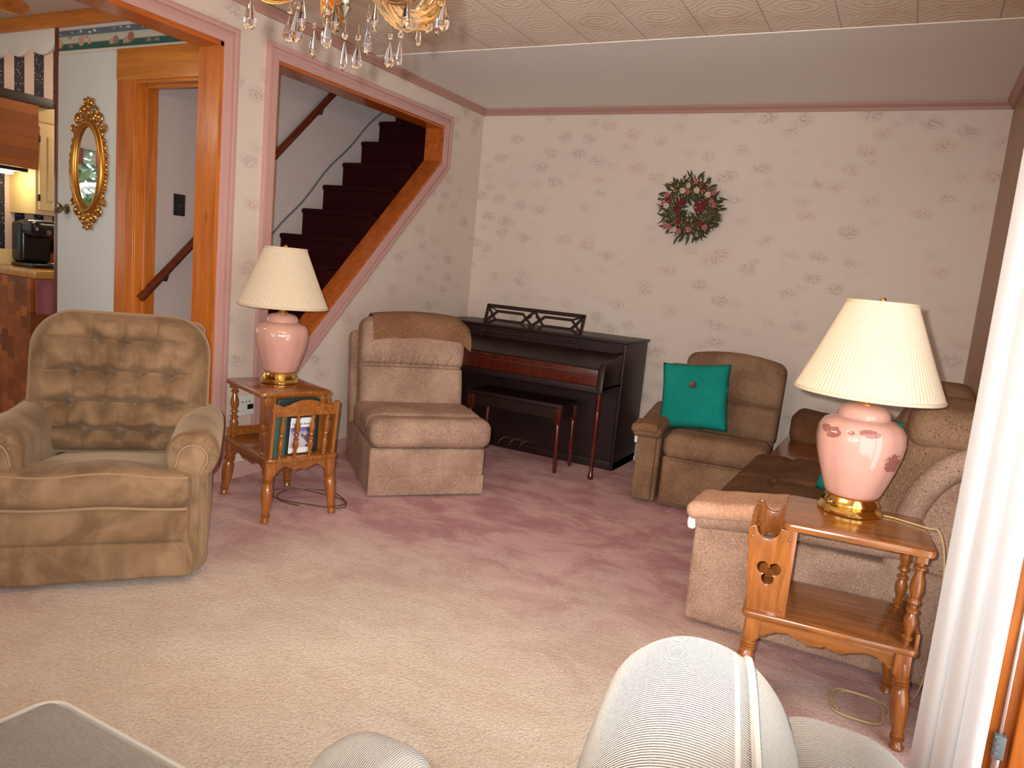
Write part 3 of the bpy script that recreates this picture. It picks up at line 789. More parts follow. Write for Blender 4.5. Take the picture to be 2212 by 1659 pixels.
for k in range(5):
    an = R_(-4 + 72 * k)
    ca, sa = math.cos(an), math.sin(an)
    path = [(.03, .085), (.06, .035), (.095, .000), (.135, -.008), (.168, .015), (.188, .055), (.19, .09), (.19, .105)]
    P = []
    for i in range(len(path) - 1):
        for j in range(4):
            u = j / 4; P.append((path[i][0] * (1 - u) + path[i + 1][0] * u, path[i][1] * (1 - u) + path[i + 1][1] * u))
    P.append(path[-1])
    for it in range(3): P = [P[0]] + [((P[i - 1][0] + 2 * P[i][0] + P[i + 1][0]) / 4, (P[i - 1][1] + 2 * P[i][1] + P[i + 1][1]) / 4) for i in range(1, len(P) - 1)] + [P[-1]]
    b = MB()
    for q in range(7):
        dn, dv, rr = (0, 0, .0075) if q == 6 else (.0145 * math.cos(q * PI / 3), .0145 * math.sin(q * PI / 3), .0068)
        tw = []
        for i, (r, z) in enumerate(P):
            r1, z1 = P[max(0, i - 1)]; r2, z2 = P[min(len(P) - 1, i + 1)]
            l = math.hypot(r2 - r1, z2 - z1); nr, nz = -(z2 - z1) / l, (r2 - r1) / l
            c, s_ = math.cos(i * .09), math.sin(i * .09); a1, a2 = dn * c - dv * s_, dn * s_ + dv * c
            tw.append(((r + nr * a2) * ca - a1 * sa, (r + nr * a2) * sa + a1 * ca, z + nz * a2))
        b.tube(tw, rr, 10)
    b.obj('glass_arm', M['amber'], ch)
    b = MB(); b.lathe([(.012, .10), (.045, .112), (.05, .12), (.045, .118), (.014, .108)], 20, (.19 * ca, .19 * sa, 0), fn=lambda a, z: 1 + .05 * math.cos(8 * a)); b.obj('drip_dish', M['amber'], ch)
    b = MB(); b.lathe([(.011, .11), (.011, .20)], 14, (.19 * ca, .19 * sa, 0)); b.obj('candle_sleeve', M['paperw'], ch)
    b = MB(); b.lathe([(.006, .20), (.014, .222), (.016, .24), (.010, .262), (.002, .285)], 14, (.19 * ca, .19 * sa, 0)); b.obj('bulb', M['bulb'], ch)
    L = bpy.data.lights.new('candle_light', 'POINT'); L.energy = 3.6; L.color = (1, .66, .34); L.shadow_soft_size = .02
    lo = bpy.data.objects.new('candle_light', L); COL.objects.link(lo); lo.location = CH + Vector((.19 * ca, .19 * sa, .31))
# crystal drops (positions on two rings of the fixture)
def drop_mesh(nm, s, slim=1.0):
    b = MB()
    prof = [(.0006, 0), (.0030, -.006), (.0075, -.020), (.0105, -.032), (.0095, -.041), (.0055, -.047), (.0006, -.0495)]
    b.lathe([(r * slim * s, z * s) for r, z in prof], 8)
    return b.mesh(nm, M['crystal'], 12)
dm = [drop_mesh('crystal_drop', 1.0), drop_mesh('crystal_drop', .98, .62)]
b = MB(); b.ball((0, 0, -.009), (.0055, .0055, .0065), 8, 5); bead = b.mesh('bead', M['crystal'], 20)
b = MB(); b.tube([(0, 0, .012), (0, 0, -.004)], .0008, 5); wire = b.mesh('wire', M['nickel'], 20)
DROPS = [(-0.977, 0.893, 1.636, 0), (-1.093, 1.092, 1.682, 0), (-0.939, 0.953, 1.633, 0), (-1.049, 1.111, 1.659, 0), (-0.896, 0.977, 1.629, 0), (-0.918, 1.046, 1.613, 1), (-0.989, 1.164, 1.65, 0), (-0.863, 1.038, 1.635, 0), (-0.951, 1.212, 1.665, 0), (-0.933, 1.22, 1.669, 1), (-0.911, 1.247, 1.711, 1), (-0.876, 1.256, 1.732, 1), (-0.754, 1.098, 1.685, 0), (-0.894, 1.252, 1.737, 0), (-0.912, 0.938, 1.644, 0), (-0.899, 0.998, 1.659, 0), (-0.844, 1.032, 1.668, 0), (-0.796, 1.051, 1.677, 0)]
for (x, y, z, kind) in DROPS:
    d = bpy.data.objects.new('crystal_drop', dm[kind]); COL.objects.link(d); d.parent = ch; d.location = Vector((x, y, z)) - CH
    d.rotation_euler = (0, 0, random.uniform(0, 3)); d.scale = (1, .55, 1)
    e = bpy.data.objects.new('bead', bead); COL.objects.link(e); e.parent = d; e.location = (0, 0, .018)
    w = bpy.data.objects.new('wire', wire); COL.objects.link(w); w.parent = d; w.location = (0, 0, .02)

# ------------------------------------------------------------------ end tables
LEG = [(.010, 0), (.0175, .0), (.0195, .025), (.0150, .06), (.0125, .095), (.0130, .10), (.0185, .108), (.0190, .118), (.0140, .126), (.0185, .134), (.0190, .144), (.0140, .152), (.0180, .160), (.0180, .172), (.0145, .182), (.0150, .20), (.0205, .33), (.0240, .50), (.0240, .60), (.0195, .70), (.0170, .712), (.0228, .722), (.0232, .735), (.0175, .746), (.0228, .756), (.0232, .768), (.0175, .779), (.0228, .789), (.0232, .801), (.0180, .813), (.0225, .85), (.0235, 1.0)]
SPI = [(.006, 0), (.0065, .05), (.010, .07), (.0105, .09), (.006, .11), (.0065, .14), (.011, .24), (.0115, .30), (.007, .38), (.0105, .40), (.0105, .425), (.006, .45), (.006, .48), (.0105, .505), (.0105, .53), (.007, .56), (.0115, .66), (.011, .74), (.0065, .86), (.006, .89), (.0105, .91), (.0105, .935), (.0065, .955), (.006, 1)]
def end_table(label, loc, rz):
    t = thing('end_table', label, 'end table', loc, rz, 'matching maple end tables')
    ZS, ZT = .305, .600
    def rr_(x0, x1, y0, y1, r): return arc(x1 - r, y1 - r, r, 0, 90, 6) + arc(x0 + r, y1 - r, r, 90, 180, 6) + arc(x0 + r, y0 + r, r, 180, 270, 6) + arc(x1 - r, y0 + r, r, 270, 360, 6)
    b = MB(); b.shape([rr_(-.175, .262, -.182, .182, .026)], .024, .008, 'XY', ZT - .012); b.obj('tabletop', M['maple'], t)
    b = MB(); b.shape([rr_(-.262, .262, -.182, .182, .026)], .022, .007, 'XY', ZS - .011); b.obj('shelf', M['maple'], t)
    # scalloped aprons
    def apron(L, d):
        n = 48; top = [(-L, ZS - .022), (L, ZS - .022)]; bot = []
        for i in range(n + 1):
            x = L - 2 * L * i / n; u = abs(x) / L
            cp = [(0, .036), (.05, .044), (.22, .048), (.36, .036), (.52, .027), (.66, .030), (.78, .042), (.84, .054), (1.01, .054)]
            q = max(k for k in range(len(cp) - 1) if cp[k][0] <= u); f = (u - cp[q][0]) / (cp[q + 1][0] - cp[q][0]); f = f * f * (3 - 2 * f)
            z = cp[q][1] * (1 - f) + cp[q + 1][1] * f
            bot.append((x, ZS - .022 - z))
        return top + bot
    for sy in (-1, 1):
        b = MB(); b.shape([apron(.222, 0)], .016, .002, 'XZ', sy * .158); b.obj('apron', M['maple'], t)
    for sx in (-1, 1):
        b = MB(); b.shape([apron(.142, 0)], .016, .002, 'YZ', sx * .228); b.obj('apron', M['maple'], t)
    for sx in (-1, 1):
        for sy in (-1, 1):
            b = MB(); b.lathe([(r * 1.12, z) for r, z in LEG], 20, (sx * .247, sy * .172, 0), (sx * .222, sy * .152, ZS - .05))
            b.box(sx * .222 - .024, sx * .222 + .024, sy * .152 - .024, sy * .152 + .024, ZS - .085, ZS - .018, .004)
            b.obj('leg', M['maple_z'], t)
    for sy in (-1, 1):
        b = MB(); b.lathe([(r * 1.75, z) for r, z in SPI], 18, (.228, sy * .142, ZS), (.228, sy * .142, ZT - .044)); b.obj('post', M['maple_z'], t)
    b = MB(); b.box(.212, .244, -.165, .165, ZT - .046, ZT - .022, .003); b.obj('top_rail', M['maple'], t)
    b = MB(); b.box(.246, .258, -.166, .166, ZS - .002, ZS + .045, .003); b.obj('end_rail', M['maple'], t)
    # magazine rack
    b = MB(); b.box(-.152, -.138, -.150, .150, ZS, ZT - .024, .002); b.obj('rack_back', M['maple_z'], t)
    for sy in (-1, 1):
        zt = .575; ob = [(-.252, ZS), (-.160, ZS), (-.166, zt + .005)]
        U = arc(-.220, zt - .004, .036, -4, -176, 14)
        ob = [(-.250, ZS), (-.128, ZS), (-.128, ZT - .026), (-.174, ZT - .026), (-.176, zt)] + [(x + .004, z) for x, z in U] + [(-.264, zt - .006), (-.276, zt - .014)]
        trefoil = trefoil_pts(-.198, .435)
        b = MB(); b.shape([ob, trefoil], .016, .002, 'XZ', sy * .158); sp = b.obj('rack_side', M['maple_z'], t)
        for (px, pz) in ((-.262, .535), (-.148, .545), (-.146, .325)):
            b = MB(); b.ball((px, sy * .166, pz), (.006, .004, .006), 8, 5); b.obj('peg', M['maple'], sp)
    top = []; n = 40
    for i in range(n + 1):
        y = -.150 + .300 * i / n; u = abs(y) / .150
        top.append((y, .560 + .020 * math.cos(u * PI * .9) * (1 if u < .62 else .8) + .022 * max(0, (u - .72) / .28) ** 1.5))
    b = MB(); b.M = Matrix.Translation((-.266, 0, 0)) ; b.shape([[(.150, .505), (-.150, .505)] + top], .016, .003, 'YZ', -.002); b.obj('rack_rail', M['maple'], t)
    for y in (-.112, -.038, .038, .112):
        b = MB(); b.lathe([(r * 1.25, z) for r, z in SPI], 14, (-.240, y, ZS), (-.264, y, .510)); b.obj('rack_spindle', M['maple_z'], t)
    return t
def trefoil_pts(cx, cz):
    P = []
    for (dx, dz, a0, a1) in ((-.018, .010, 18.6, 284.3), (0, -.022, 134.4, 405.6), (.018, .010, -104.3, 161.4)):
        P += [(cx + dx + .019 * math.cos(R_(a0 + (a1 - a0) * i / 12)), cz + dz + .019 * math.sin(R_(a0 + (a1 - a0) * i / 12))) for i in range(13)]
    return P
tL = end_table('honey maple end table with a magazine rack full of books, left of the armless chair', (-2.655, 2.720, 0), R_(159.8))
tR = end_table('honey maple end table with an empty magazine rack in front of the sofa end', (-.088, 2.485, 0), R_(5.5)); tR.scale = (.93, 1, 1)

# books in the left rack (table frame -> world)
def T(tb, p): return tb.matrix_basis @ Vector(p)
bpy.context.view_layer.update()
def rack_item(name, label, cat, px, y0, y1, z0, z1, th, lean, spec):
    t = thing(name, label, cat, T(tL, (px, (y0 + y1) / 2, z0)), R_(159.8))
    t.rotation_euler = (0, lean, R_(159.8))
    return t
bk = rack_item('bible', 'thick dark green zipped book in the magazine rack', 'book', -.190, -.09, .09, .3055, .56, .04, R_(-2), None)
b = MB(); b.box(-.022, .0, -.095, .125, .004, .268, .02, 3); b.obj('cover', M['bookgreen'], bk)
b = MB(); b.box(-.022, .004, -.085, .12, .25, .275, .012, 3); b.obj('zip_flap', M['bookgreen'], bk)
bk2 = rack_item('hardback_book', 'thin faded green book standing on the left in the magazine rack', 'book', -.2135, .08, .12, .3055, .55, .02, R_(-4), None)
b = MB(); b.box(-.012, .0, -.02, .035, 0, .235, .003); b.obj('cover', M['bookspine'], bk2)
b = MB(); b.box(-.011, -.001, -.016, .032, .228, .236, .001); b.obj('pages', M['paperw'], bk2)
bk3 = rack_item('devotional_booklet', 'white booklet with a seascape photo on its cover in the magazine rack', 'booklet', -.218, -.06, .08, .315, .5, .004, R_(-6), None)
b = MB(); b.box(-.004, .0, -.052, .052, 0, .175, .001); b.obj('cover', M['paperw'], bk3)
b = MB(); b.box(-.0048, -.0038, -.050, .050, .028, .128, 0); pic = b.obj('cover_picture', M['cover'], bk3)
for v in pic.data.vertices: pass
def text(body, size, mat, parent, M4, ext=.0004, align='CENTER'):
    cu = bpy.data.curves.new('lettering', 'FONT'); cu.body = body; cu.size = size; cu.extrude = ext; cu.align_x = align; cu.align_y = 'CENTER'
    o0 = bpy.data.objects.new('tmp', cu); me = bpy.data.meshes.new_from_object(o0); bpy.data.objects.remove(o0); bpy.data.curves.remove(cu)
    me.transform(M4); me.materials.clear(); me.materials.append(mat)
    o = bpy.data.objects.new('lettering', me); COL.objects.link(o); o.parent = parent; return o
# face towards -x local of the booklet
FM = Matrix.Translation((-.0052, 0, .145)) @ Matrix.Rotation(R_(-90), 4, 'Z') @ Matrix.Rotation(R_(90), 4, 'X')
text('Our Daily Bread', .0135, M['ink'], bk3, FM)

# ------------------------------------------------------------------ lamps
BODY = [(.070, .058), (.080, .064), (.086, .075), (.098, .11), (.114, .16), (.127, .21), (.132, .25), (.128, .285), (.114, .308), (.094, .320), (.080, .324), (.077, .328), (.077, .338), (.071, .352), (.056, .363), (.02, .370)]
def lamp(label, loc, rz, chips, sc):
    t = thing('table_lamp', label, 'table lamp', loc, rz, 'pink ceramic table lamps'); t.scale = (1, 1, sc)
    lob = lambda a, z: 1 + .035 * abs(math.cos(3 * a)) ** .6
    b = MB(); b.lathe([(.086, 0), (.093, .004), (.094, .012), (.086, .022), (.078, .028), (.084, .034), (.082, .042), (.074, .056), (.060, .060)], 72, fn=lob); b.obj('brass_base', M['brass'], t)
    pan = lambda a, z: 1 - .020 * (abs(math.sin(4 * a)) ** 4 if .06 < z < .325 else 0) 
    b = MB(); b.lathe(BODY, 96, fn=pan); b.obj('ceramic_body', ceramic('pink_glazed_ceramic' + ('_chipped' if chips else ''), chips), t)
    b = MB(); b.lathe([(.022, .368), (.024, .374), (.012, .380), (.010, .392), (.016, .398), (.014, .408), (.007, .415), (.007, .44), (.016, .445), (.016, .49)], 20); b.obj('socket', M['brass'], t)
    b = MB()
    for s in (-1, 1): b.tube([(s * .012, 0, .44), (s * .05, 0, .47), (s * .062, 0, .54), (s * .05, 0, .62), (s * .012, 0, .685)], .002, 6)
    b.lathe([(.005, .685), (.005, .70), (.010, .705), (.010, .715), (.004, .722), (.001, .722)], 10); b.obj('harp', M['brass'], t)
    b = MB(); b.ball((0, 0, .54), (.028, .028, .038), 14, 8); b.obj('light_bulb', M['white'], t)
    Z0, Z1 = .400, .712; R0, R1 = .214, .097
    pl = lambda a, z: 1 + .009 * math.cos(100 * a)
    b = MB(); b.lathe([(R0, Z0 + .012), (R0 - .042, Z0 + .115), (R0 - .080, Z0 + .215), (R1 + .005, Z1 - .012)], 440, fn=pl, caps=False); sh = b.obj('lamp_shade', M['shade'], t, 60)
    b = MB(); b.tube([(R0 * math.cos(2 * PI * i / 64), R0 * math.sin(2 * PI * i / 64), Z0 + .006) for i in range(64)], .006, 8, True); b.obj('bottom_band', M['shade'], sh)
    b = MB(); b.tube([((R1 + .003) * math.cos(2 * PI * i / 64), (R1 + .003) * math.sin(2 * PI * i / 64), Z1 - .008) for i in range(64)], .006, 8, True); b.obj('top_band', M['shade'], sh)
    b = MB(); 
    for k in range(3): b.tube([(0, 0, .70), ((R1) * math.cos(2.1 * k), R1 * math.sin(2.1 * k), .70)], .0016, 5)
    b.obj('spider', M['brass'], sh)
    return t
lL = lamp('pink ceramic table lamp with pleated shade on the table left of the armless chair', (-2.735, 2.78, .600), R_(20), None, .945)
lR = lamp('pink ceramic table lamp with chipped glaze on the table in front of the sofa', (-.075, 2.585, .600), R_(-12), [(-.075, -.085, .283, .032, .013), (-.045, -.105, .275, .03, .02), (.055, -.100, .290, .032, .012), (.115, -.04, .20, .022, .030), (.005, -.11, .285, .012, .006)], .945)
# cords
b = MB(); b.tube(flow([(.026, 2.60, .604), (.055, 2.60, .6035), (.09, 2.585, .6035), (.15, 2.56, .6035), (.182, 2.545, .600), (.205, 2.52, .52), (.215, 2.52, .35), (.21, 2.54, .15), (.19, 2.60, .03), (.16, 2.66, .008)]), .0028, 6)
b.obj('lamp_cord', M['cordc'], None); tag(bpy.data.objects['lamp_cord'], 'clear lamp cord running over the right end table edge', 'cord')
b = MB()
pts = []
for i in range(50):
    a = i / 49 * 2 * PI * 1.6; pts.append((.045 + (.085 + .015 * math.sin(a * 1.7)) * math.cos(a), 2.50 + (.10 + .015 * math.cos(2 * a)) * math.sin(a), .006 + .004 * (i % 2 == 0) * 0 + .004 * i / 49))
b.tube(pts, .003, 6); tag(b.obj('lamp_cord', M['cordc']), 'loose pale cord coiled on the carpet by the right end table legs', 'cord')
b = MB(); pts = []
for i in range(60):
    a = i / 59 * 2 * PI * 1.8; pts.append((-2.60 + (.20 + .05 * math.sin(1.3 * a)) * math.cos(a), 2.88 + (.12 + .03 * math.cos(1.7 * a)) * math.sin(a), .006 + .006 * i / 59))
b.tube(pts, .003, 6); tag(b.obj('lamp_cord', M['brownc']), 'tangled brown cord on the carpet behind the left end table', 'cord')
# wall jack
ob = thing('wall_outlet', 'white wall outlet box with a dark socket behind the left end table', 'outlet', (XL, 2.93, .345))
b = MB(); b.box(0, .022, -.075, .075, 0, .115, .006); b.obj('plate', M['white'], ob)
b = MB(); b.box(.020, .025, .0, .04, .035, .062, .001); b.obj('socket', M['black'], ob)
for y in (-.04, -.015, .01):
    b = MB(); b.box(.020, .024, y, y + .008, .075, .081, .001); b.obj('slot', M['blackm'], ob)

# ------------------------------------------------------------------ tufted recliner
TH = R_(47)
rc = thing('tufted_recliner', 'brown velvet recliner with a button tufted back by the dining room opening', 'recliner', (-2.418, 1.598, 0), TH)
def wavy(ax, amp, fr, ph=0):
    def f(p):
        q = Vector(p); q.z += amp * math.sin(q.x * fr + ph) ; return q
    return f
b = MB()
def skirt(p):
    q = Vector(p); k = (0.17 - q.z) / .14
    q.y -= .012 * max(0, k) + (.004 * math.sin(q.x * 19) if q.y < .05 else 0) * max(0, k); q.z += .006 * math.sin(q.x * 7) * max(0, k); return q
b.box(-.315, .315, -.005, .09, .028, .165, .014, 3, (30, 1, 6), skirt); b.obj('lower_front_panel', M['velvet'], rc)
b = MB(); b.box(-.315, .315, .0, .10, .160, .305, .018, 3, (30, 1, 6), lambda p: (p[0], p[1] - .010 * math.sin(max(0, min(1, (p[2] - .16) / .145)) * PI) * (p[1] < .05), p[2] + .004 * math.sin(p[0] * 6))); b.obj('upper_front_panel', M['velvet'], rc)
b = MB(); b.box(-.32, .32, .06, .80, .055, .31, .03, 3); b.obj('body', M['velvet'], rc)
# seat
def seat(p):
    q = Vector(p); u = q.x / .32; v = (q.y - .0) / .6
    q.z += .018 * (1 - u * u) * math.sin(PI * min(1, max(0, v))) * (q.z > .36)
    if q.y < .12: q.z += .008 * math.sin(q.x * 15 + 1) * (.5 + .5 * (q.z > .36))
    if q.y > .12: q.x *= .70 + .04 * max(0, (.2 - q.y))
    q.z -= .17 * max(0, (q.y - .10)) if q.z > .36 else 0
    return q
b = MB(); b.box(-.32, .32, -.028, .58, .292, .432, .052, 5, (30, 16, 4), seat); sc_ = b.obj('seat_cushion', M['velvet'], rc)
for (z, y) in ((.298, -.002), (.416, .003)):
    b = MB(); b.tube([(-.305 + .61 * i / 30, y - .012, z + .008 * math.sin((-.305 + .61 * i / 30) * 15 + 1) * (1 if z > .4 else .5)) for i in range(31)], .0055, 6); b.obj('welt', M['piping_b'], sc_)
b = MB(); b.at((.318, .02, .035), (0, 0, R_(-24))); b.box(-.012, .012, -.03, .09, 0, .15, .010, 3, (1, 2, 4), lambda p: (p[0] + .012 * math.sin(p[2] * 30), p[1], p[2])); b.obj('corner_flap', M['velvet'], rc)
# rolled arms
for s in (-1, 1):
    def armf(p):
        q = Vector(p); return q
    b = MB()
    prof = [(s * .225, .26), (s * .225, .44)] + [(s * .315 + .092 * math.cos(R_(a)), .480 + .088 * math.sin(R_(a))) for a in (range(172, -61, -12) if s > 0 else range(8, 241, 12))] + [(s * .365, .39), (s * .365, .06), (s * .24, .06)]
    # profile in x,z swept along y with a soft front
    N = len(prof); vs = []; fs = []
    ys = [(.045, .90), (.05, .96), (.07, 1.0), (.12, 1.0), (.3, 1.0), (.5, 1.0), (.66, .97), (.70, .90)]
    cx, cz = s * .305, .40
    for (y, k) in ys:
        for (x, z) in prof: vs.append((cx + (x - cx) * k, y + .02 * (z - .4) * 0, max(.06, cz + (z - cz) * k) + .006 * math.sin(y * 20 + x * 30)))
    for j in range(len(ys) - 1):
        for i in range(N): fs.append((j * N + i, j * N + (i + 1) % N, (j + 1) * N + (i + 1) % N, (j + 1) * N + i))
    fs.append(tuple(range(N))); fs.append(tuple(range((len(ys) - 1) * N, len(ys) * N)))
    b.add(vs, fs); am = b.obj('arm', M['velvet'], rc, 60)
    # front scroll panel with gathered edge
    pan = [(s * .255, .09), (s * .258, .44)] + [(s * .315 + .050 * math.cos(R_(a)), .472 + .050 * math.sin(R_(a))) for a in (range(165, -46, -15) if s > 0 else range(15, 226, 15))] + [(s * .345, .41), (s * .345, .09)]
    b = MB(); b.shape([pan], .03, .01, 'XZ', .043); b.obj('arm_front', M['velvet'], am, 60)
    b = MB(); b.tube([(x, .029, z) for x, z in pan[1:-1]], .004, 6); b.obj('welt', M['piping_b'], am)
    for k in range(7):
        a = R_(150 - k * 30 if s > 0 else 30 + k * 30)
        c0 = (s * .315 + .056 * math.cos(a), .036, .472 + .056 * math.sin(a)); c1 = (s * .315 + .086 * math.cos(a), .058, .476 + .084 * math.sin(a))
        b = MB(); b.tube([c0, ((c0[0] + c1[0]) / 2, .036, (c0[2] + c1[2]) / 2), c1], lambda u: .006 * (1 - .6 * u), 6); b.obj('gather', M['velvet'], am)
# tufted back
BW, BH = .67, .575
btn = [(-.130, .79), (.015, .775), (.155, .775), (-.205, .565), (-.060, .560), (.085, .555), (.225, .550), (-.225, .35), (-.075, .335), (.075, .34), (.215, .345), (-.160, .155), (0, .145), (.160, .15)]
btn = [(x * .80, z * BH) for x, z in btn]
creases = [(0, 1), (1, 2), (3, 4), (4, 5), (5, 6), (7, 8), (8, 9), (9, 10), (11, 12), (12, 13), (0, 3), (0, 4), (1, 4), (1, 5), (2, 5), (2, 6), (4, 8), (3, 7), (5, 9), (6, 10), (7, 11), (8, 11), (8, 12), (9, 12), (9, 13), (10, 13)]
def segd(p, a, b_):
    ax, az = a; bx, bz = b_; dx, dz = bx - ax, bz - az
    u = max(0, min(1, ((p[0] - ax) * dx + (p[1] - az) * dz) / (dx * dx + dz * dz + 1e-9)))
    return math.hypot(p[0] - ax - u * dx, p[1] - az - u * dz)
extra = [(btn[0], (-.13, BH * .98)), (btn[2], (.14, BH * .98)), (btn[1], (0, BH * .93)), (btn[3], (-.27, btn[3][1] - .01)), (btn[6], (.27, btn[6][1])), (btn[7], (-.29, btn[7][1] - .04)), (btn[10], (.28, btn[10][1] - .02)), (btn[11], (-.15, .03)), (btn[12], (.02, .03)), (btn[13], (.15, .02)), (btn[11], (-.22, btn[11][1] + .02)), (btn[13], (.22, btn[13][1] + .0))]
def sq2rr(u, v, W, H, rt, rb):
    # square [-1,1]^2 -> rounded rectangle
    r = rt if v > 0 else rb
    x, z = u * W / 2, v * H / 2
    ix, iz = W / 2 - r, H / 2 - r
    if abs(x) > ix and abs(z) > iz:
        ax, az = (abs(x) - ix) / r, (abs(z) - iz) / r
        m = max(ax, az); l = math.hypot(ax, az)
        if l > 1e-9: ax, az = ax * m / l, az * m / l
        x = math.copysign(ix + ax * r, x); z = math.copysign(iz + az * r, z)
    return x, z
def pad(b, W, H, T0, rt, rb, nu, nv, front, side=.05, back=None):
    vs = []; fs = []
    for sgn in (-1, 1):
        for j in range(nv + 1):
            for i in range(nu + 1):
                u, v = -1 + 2 * i / nu, -1 + 2 * j / nv
                x, z = sq2rr(u, v, W, H, rt, rb)
                e = max(abs(u), abs(v))
                dome = (1 - e ** 6) ** .5 if e < 1 else 0
                if sgn < 0: y = -side - T0 * dome - (front(x, z + H / 2, e) if front else 0)
                else: y = side + .3 * T0 * dome
                vs.append((x, y, z + H / 2))
    n = (nu + 1) * (nv + 1)
    for j in range(nv):
        for i in range(nu):
            a = j * (nu + 1) + i; q = (a, a + 1, a + nu + 2, a + nu + 1); fs.append(q); fs.append(tuple(n + t for t in reversed(q)))
    ring = [i for i in range(nu + 1)] + [j * (nu + 1) + nu for j in range(1, nv + 1)] + [nv * (nu + 1) + i for i in range(nu - 1, -1, -1)] + [j * (nu + 1) for j in range(nv - 1, 0, -1)]
    for k in range(len(ring)):
        a, c = ring[k], ring[(k + 1) % len(ring)]; fs.append((a, n + a, n + c, c))
    b.add(vs, fs); return [vs[i] for i in ring]
rowz = [.79 * BH, .560 * BH, .345 * BH, .150 * BH]
rows_b = [btn[0:3], btn[3:7], btn[7:11], btn[11:14]]
def sst(x, a, b_):
    t = max(0, min(1, (x - a) / (b_ - a))); return t * t * (3 - 2 * t)
def tuft(x, z, e):
    w = 1 if e < .8 else max(0, (1 - e) / .2)
    half = [.155, .205, .215, .165]
    hz = 0; dp = 0
    # plump rows: each row swells from a deep seam at its top to a full belly above the next seam
    edges = [BH * 1.02] + rowz + [-.04]
    for k in range(5):
        zt, zb = edges[k], edges[k + 1]
        if zb <= z <= zt:
            t = (zt - z) / (zt - zb)
            hw = max(half[max(0, k - 1)], half[min(3, k)]) + .02
            core = 1 - sst(abs(x), hw - .03, hw + .06)
            if k == 0: hz = .030 * (t ** .8) * (1 - t ** 9) + .028
            elif k == 4: hz = .030 * min(1, t * 3) - .012
            else: hz = .066 * (t ** .75) * (1 - t ** 10)
            if k >= 1:
                for (xb, _) in rows_b[k - 1]: dp = max(dp, .026 * math.exp(-abs(x - xb) / .016) * (1 - .55 * t))
            if k <= 3:
                for (xb, _) in rows_b[k]: dp = max(dp, .030 * math.exp(-abs(x - xb) / .020) * t ** 1.5)
            side = .042 + .012 * math.sin(z * 30)
            hz = hz * core + side * (1 - core)
            break
    hb = max(math.exp(-((x - p) ** 2 + (z - q) ** 2) / .0006) for p, q in btn)
    de = min(segd((x, z), a, c) for a, c in extra)
    return w * (hz - dp - .03 * hb - .016 * math.exp(-de / .012) + .004 * noise.noise((x * 9, z * 9, 1)) - .018)
bt = R_(-14)
b = MB(); b.at((0, .56, .36), (bt, 0, 0)); ring = pad(b, BW, BH, .09, .16, .10, 130, 120, tuft, .045)
bkc = b.obj('backrest', M['velvet'], rc, 180)
Mb = Matrix.Translation((0, .56, .36)) @ Matrix.Rotation(bt, 4, 'X')
b = MB(); b.tube([tuple(Mb @ Vector(p)) for p in ring[::3]], .006, 6, True); b.obj('welt', M['piping_b'], bkc)
for (x, z) in btn:
    u, v = x / (BW / 2), (z - BH / 2) / (BH / 2); e = max(abs(u), abs(v)); y = -.045 - .09 * (1 - e ** 6) ** .5 - tuft(x, z, e)
    b = MB(); p = Mb @ Vector((x, y - .004, z)); b.ball(p, .0105, 10, 6); b.obj('button', M['velvet'], bkc)
b = MB(); b.box(-.31, .31, .60, .76, .12, .90, .05, 4, (2, 2, 2), lambda p: (p[0], p[1] + .14 * max(0, p[2] - .3), p[2])); b.obj('outer_back', M['velvet'], rc)
for s in (-.24, .0, .24):
    b = MB(); b.box(s - .018, s + .018, .10, .14, 0, .06, .003); b.obj('foot', M['blackm'], rc)

# ------------------------------------------------------------------ armless chair
TA = R_(48.6)
ac = thing('armless_chair', 'tan tweed armless sectional chair with a cover over its headrest, before the piano', 'chair', (-2.177, 3.347, 0), TA)
b = MB(); b.box(-.322, .322, 0, .80, .012, .268, .018, 3); b.obj('base', M['tweed'], ac)
b = MB(); b.box(-.324, .324, -.004, .02, .010, .118, .004, 1); b.obj('front_skirt', M['tweed'], ac)
def sc2(p):
    q = Vector(p); v = q.y
    if q.z > .36: q.z += -.034 * math.exp(-((v - .125) / .018) ** 2) + .012 * math.sin(PI * min(1, max(0, (v - .12) / .5))) + .004 * noise.noise((q.x * 8, v * 14, 0))
    q.z += .05 * max(0, (.12 - v)) * 0
    q.z -= (.02 * max(0, v)) 
    return q
b = MB(); b.box(-.33, .345, -.045, .60, .272, .432, .058, 6, (24, 50, 4), sc2); b.obj('seat_cushion', M['tweed'], ac)
def bk2f(p):
    q = Vector(p); z = q.z
    fr = q.y < .06
    if fr: q.y += .036 * math.exp(-((z - .285) / .009) ** 2)
    if fr:
        for (xi, sl, dn) in ((-.20, .25, 1), (-.155, -.15, 1), (-.135, .1, 1), (-.11, .5, .7), (-.06, -.1, 1), (0, .2, 1), (.03, .3, .8), (.12, .5, 1), (.17, -.4, 1), (.21, .6, 1), (-.25, -.5, .7)):
            q.y += .012 * dn * math.exp(-((q.x - xi - sl * (z - .285)) / .0055) ** 2) * math.exp(-((z - .285 - .015) / .04) ** 2)
    if fr: q.y -= .03 * math.sin(PI * min(1, max(0, z / .285))) * .5 + .035 * math.sin(PI * min(1, max(0, (z - .285) / .285)))
    q.z += .035 * (1 - (q.x / .32) ** 2) * max(0, z - .25) / .3
    return q
bta = R_(-10)
b = MB(); b.at((0, .50, .36), (bta, 0, 0)); b.box(-.305, .325, -.02, .17, 0, .56, .055, 5, (130, 3, 50), bk2f); b.obj('backrest', M['tweed'], ac)
b = MB(); b.at((-.005, .60, .05), (R_(-13), 0, 0)); b.box(-.318, .318, .06, .19, .05, .80, .03, 3); b.obj('outer_back', M['tweed'], ac)
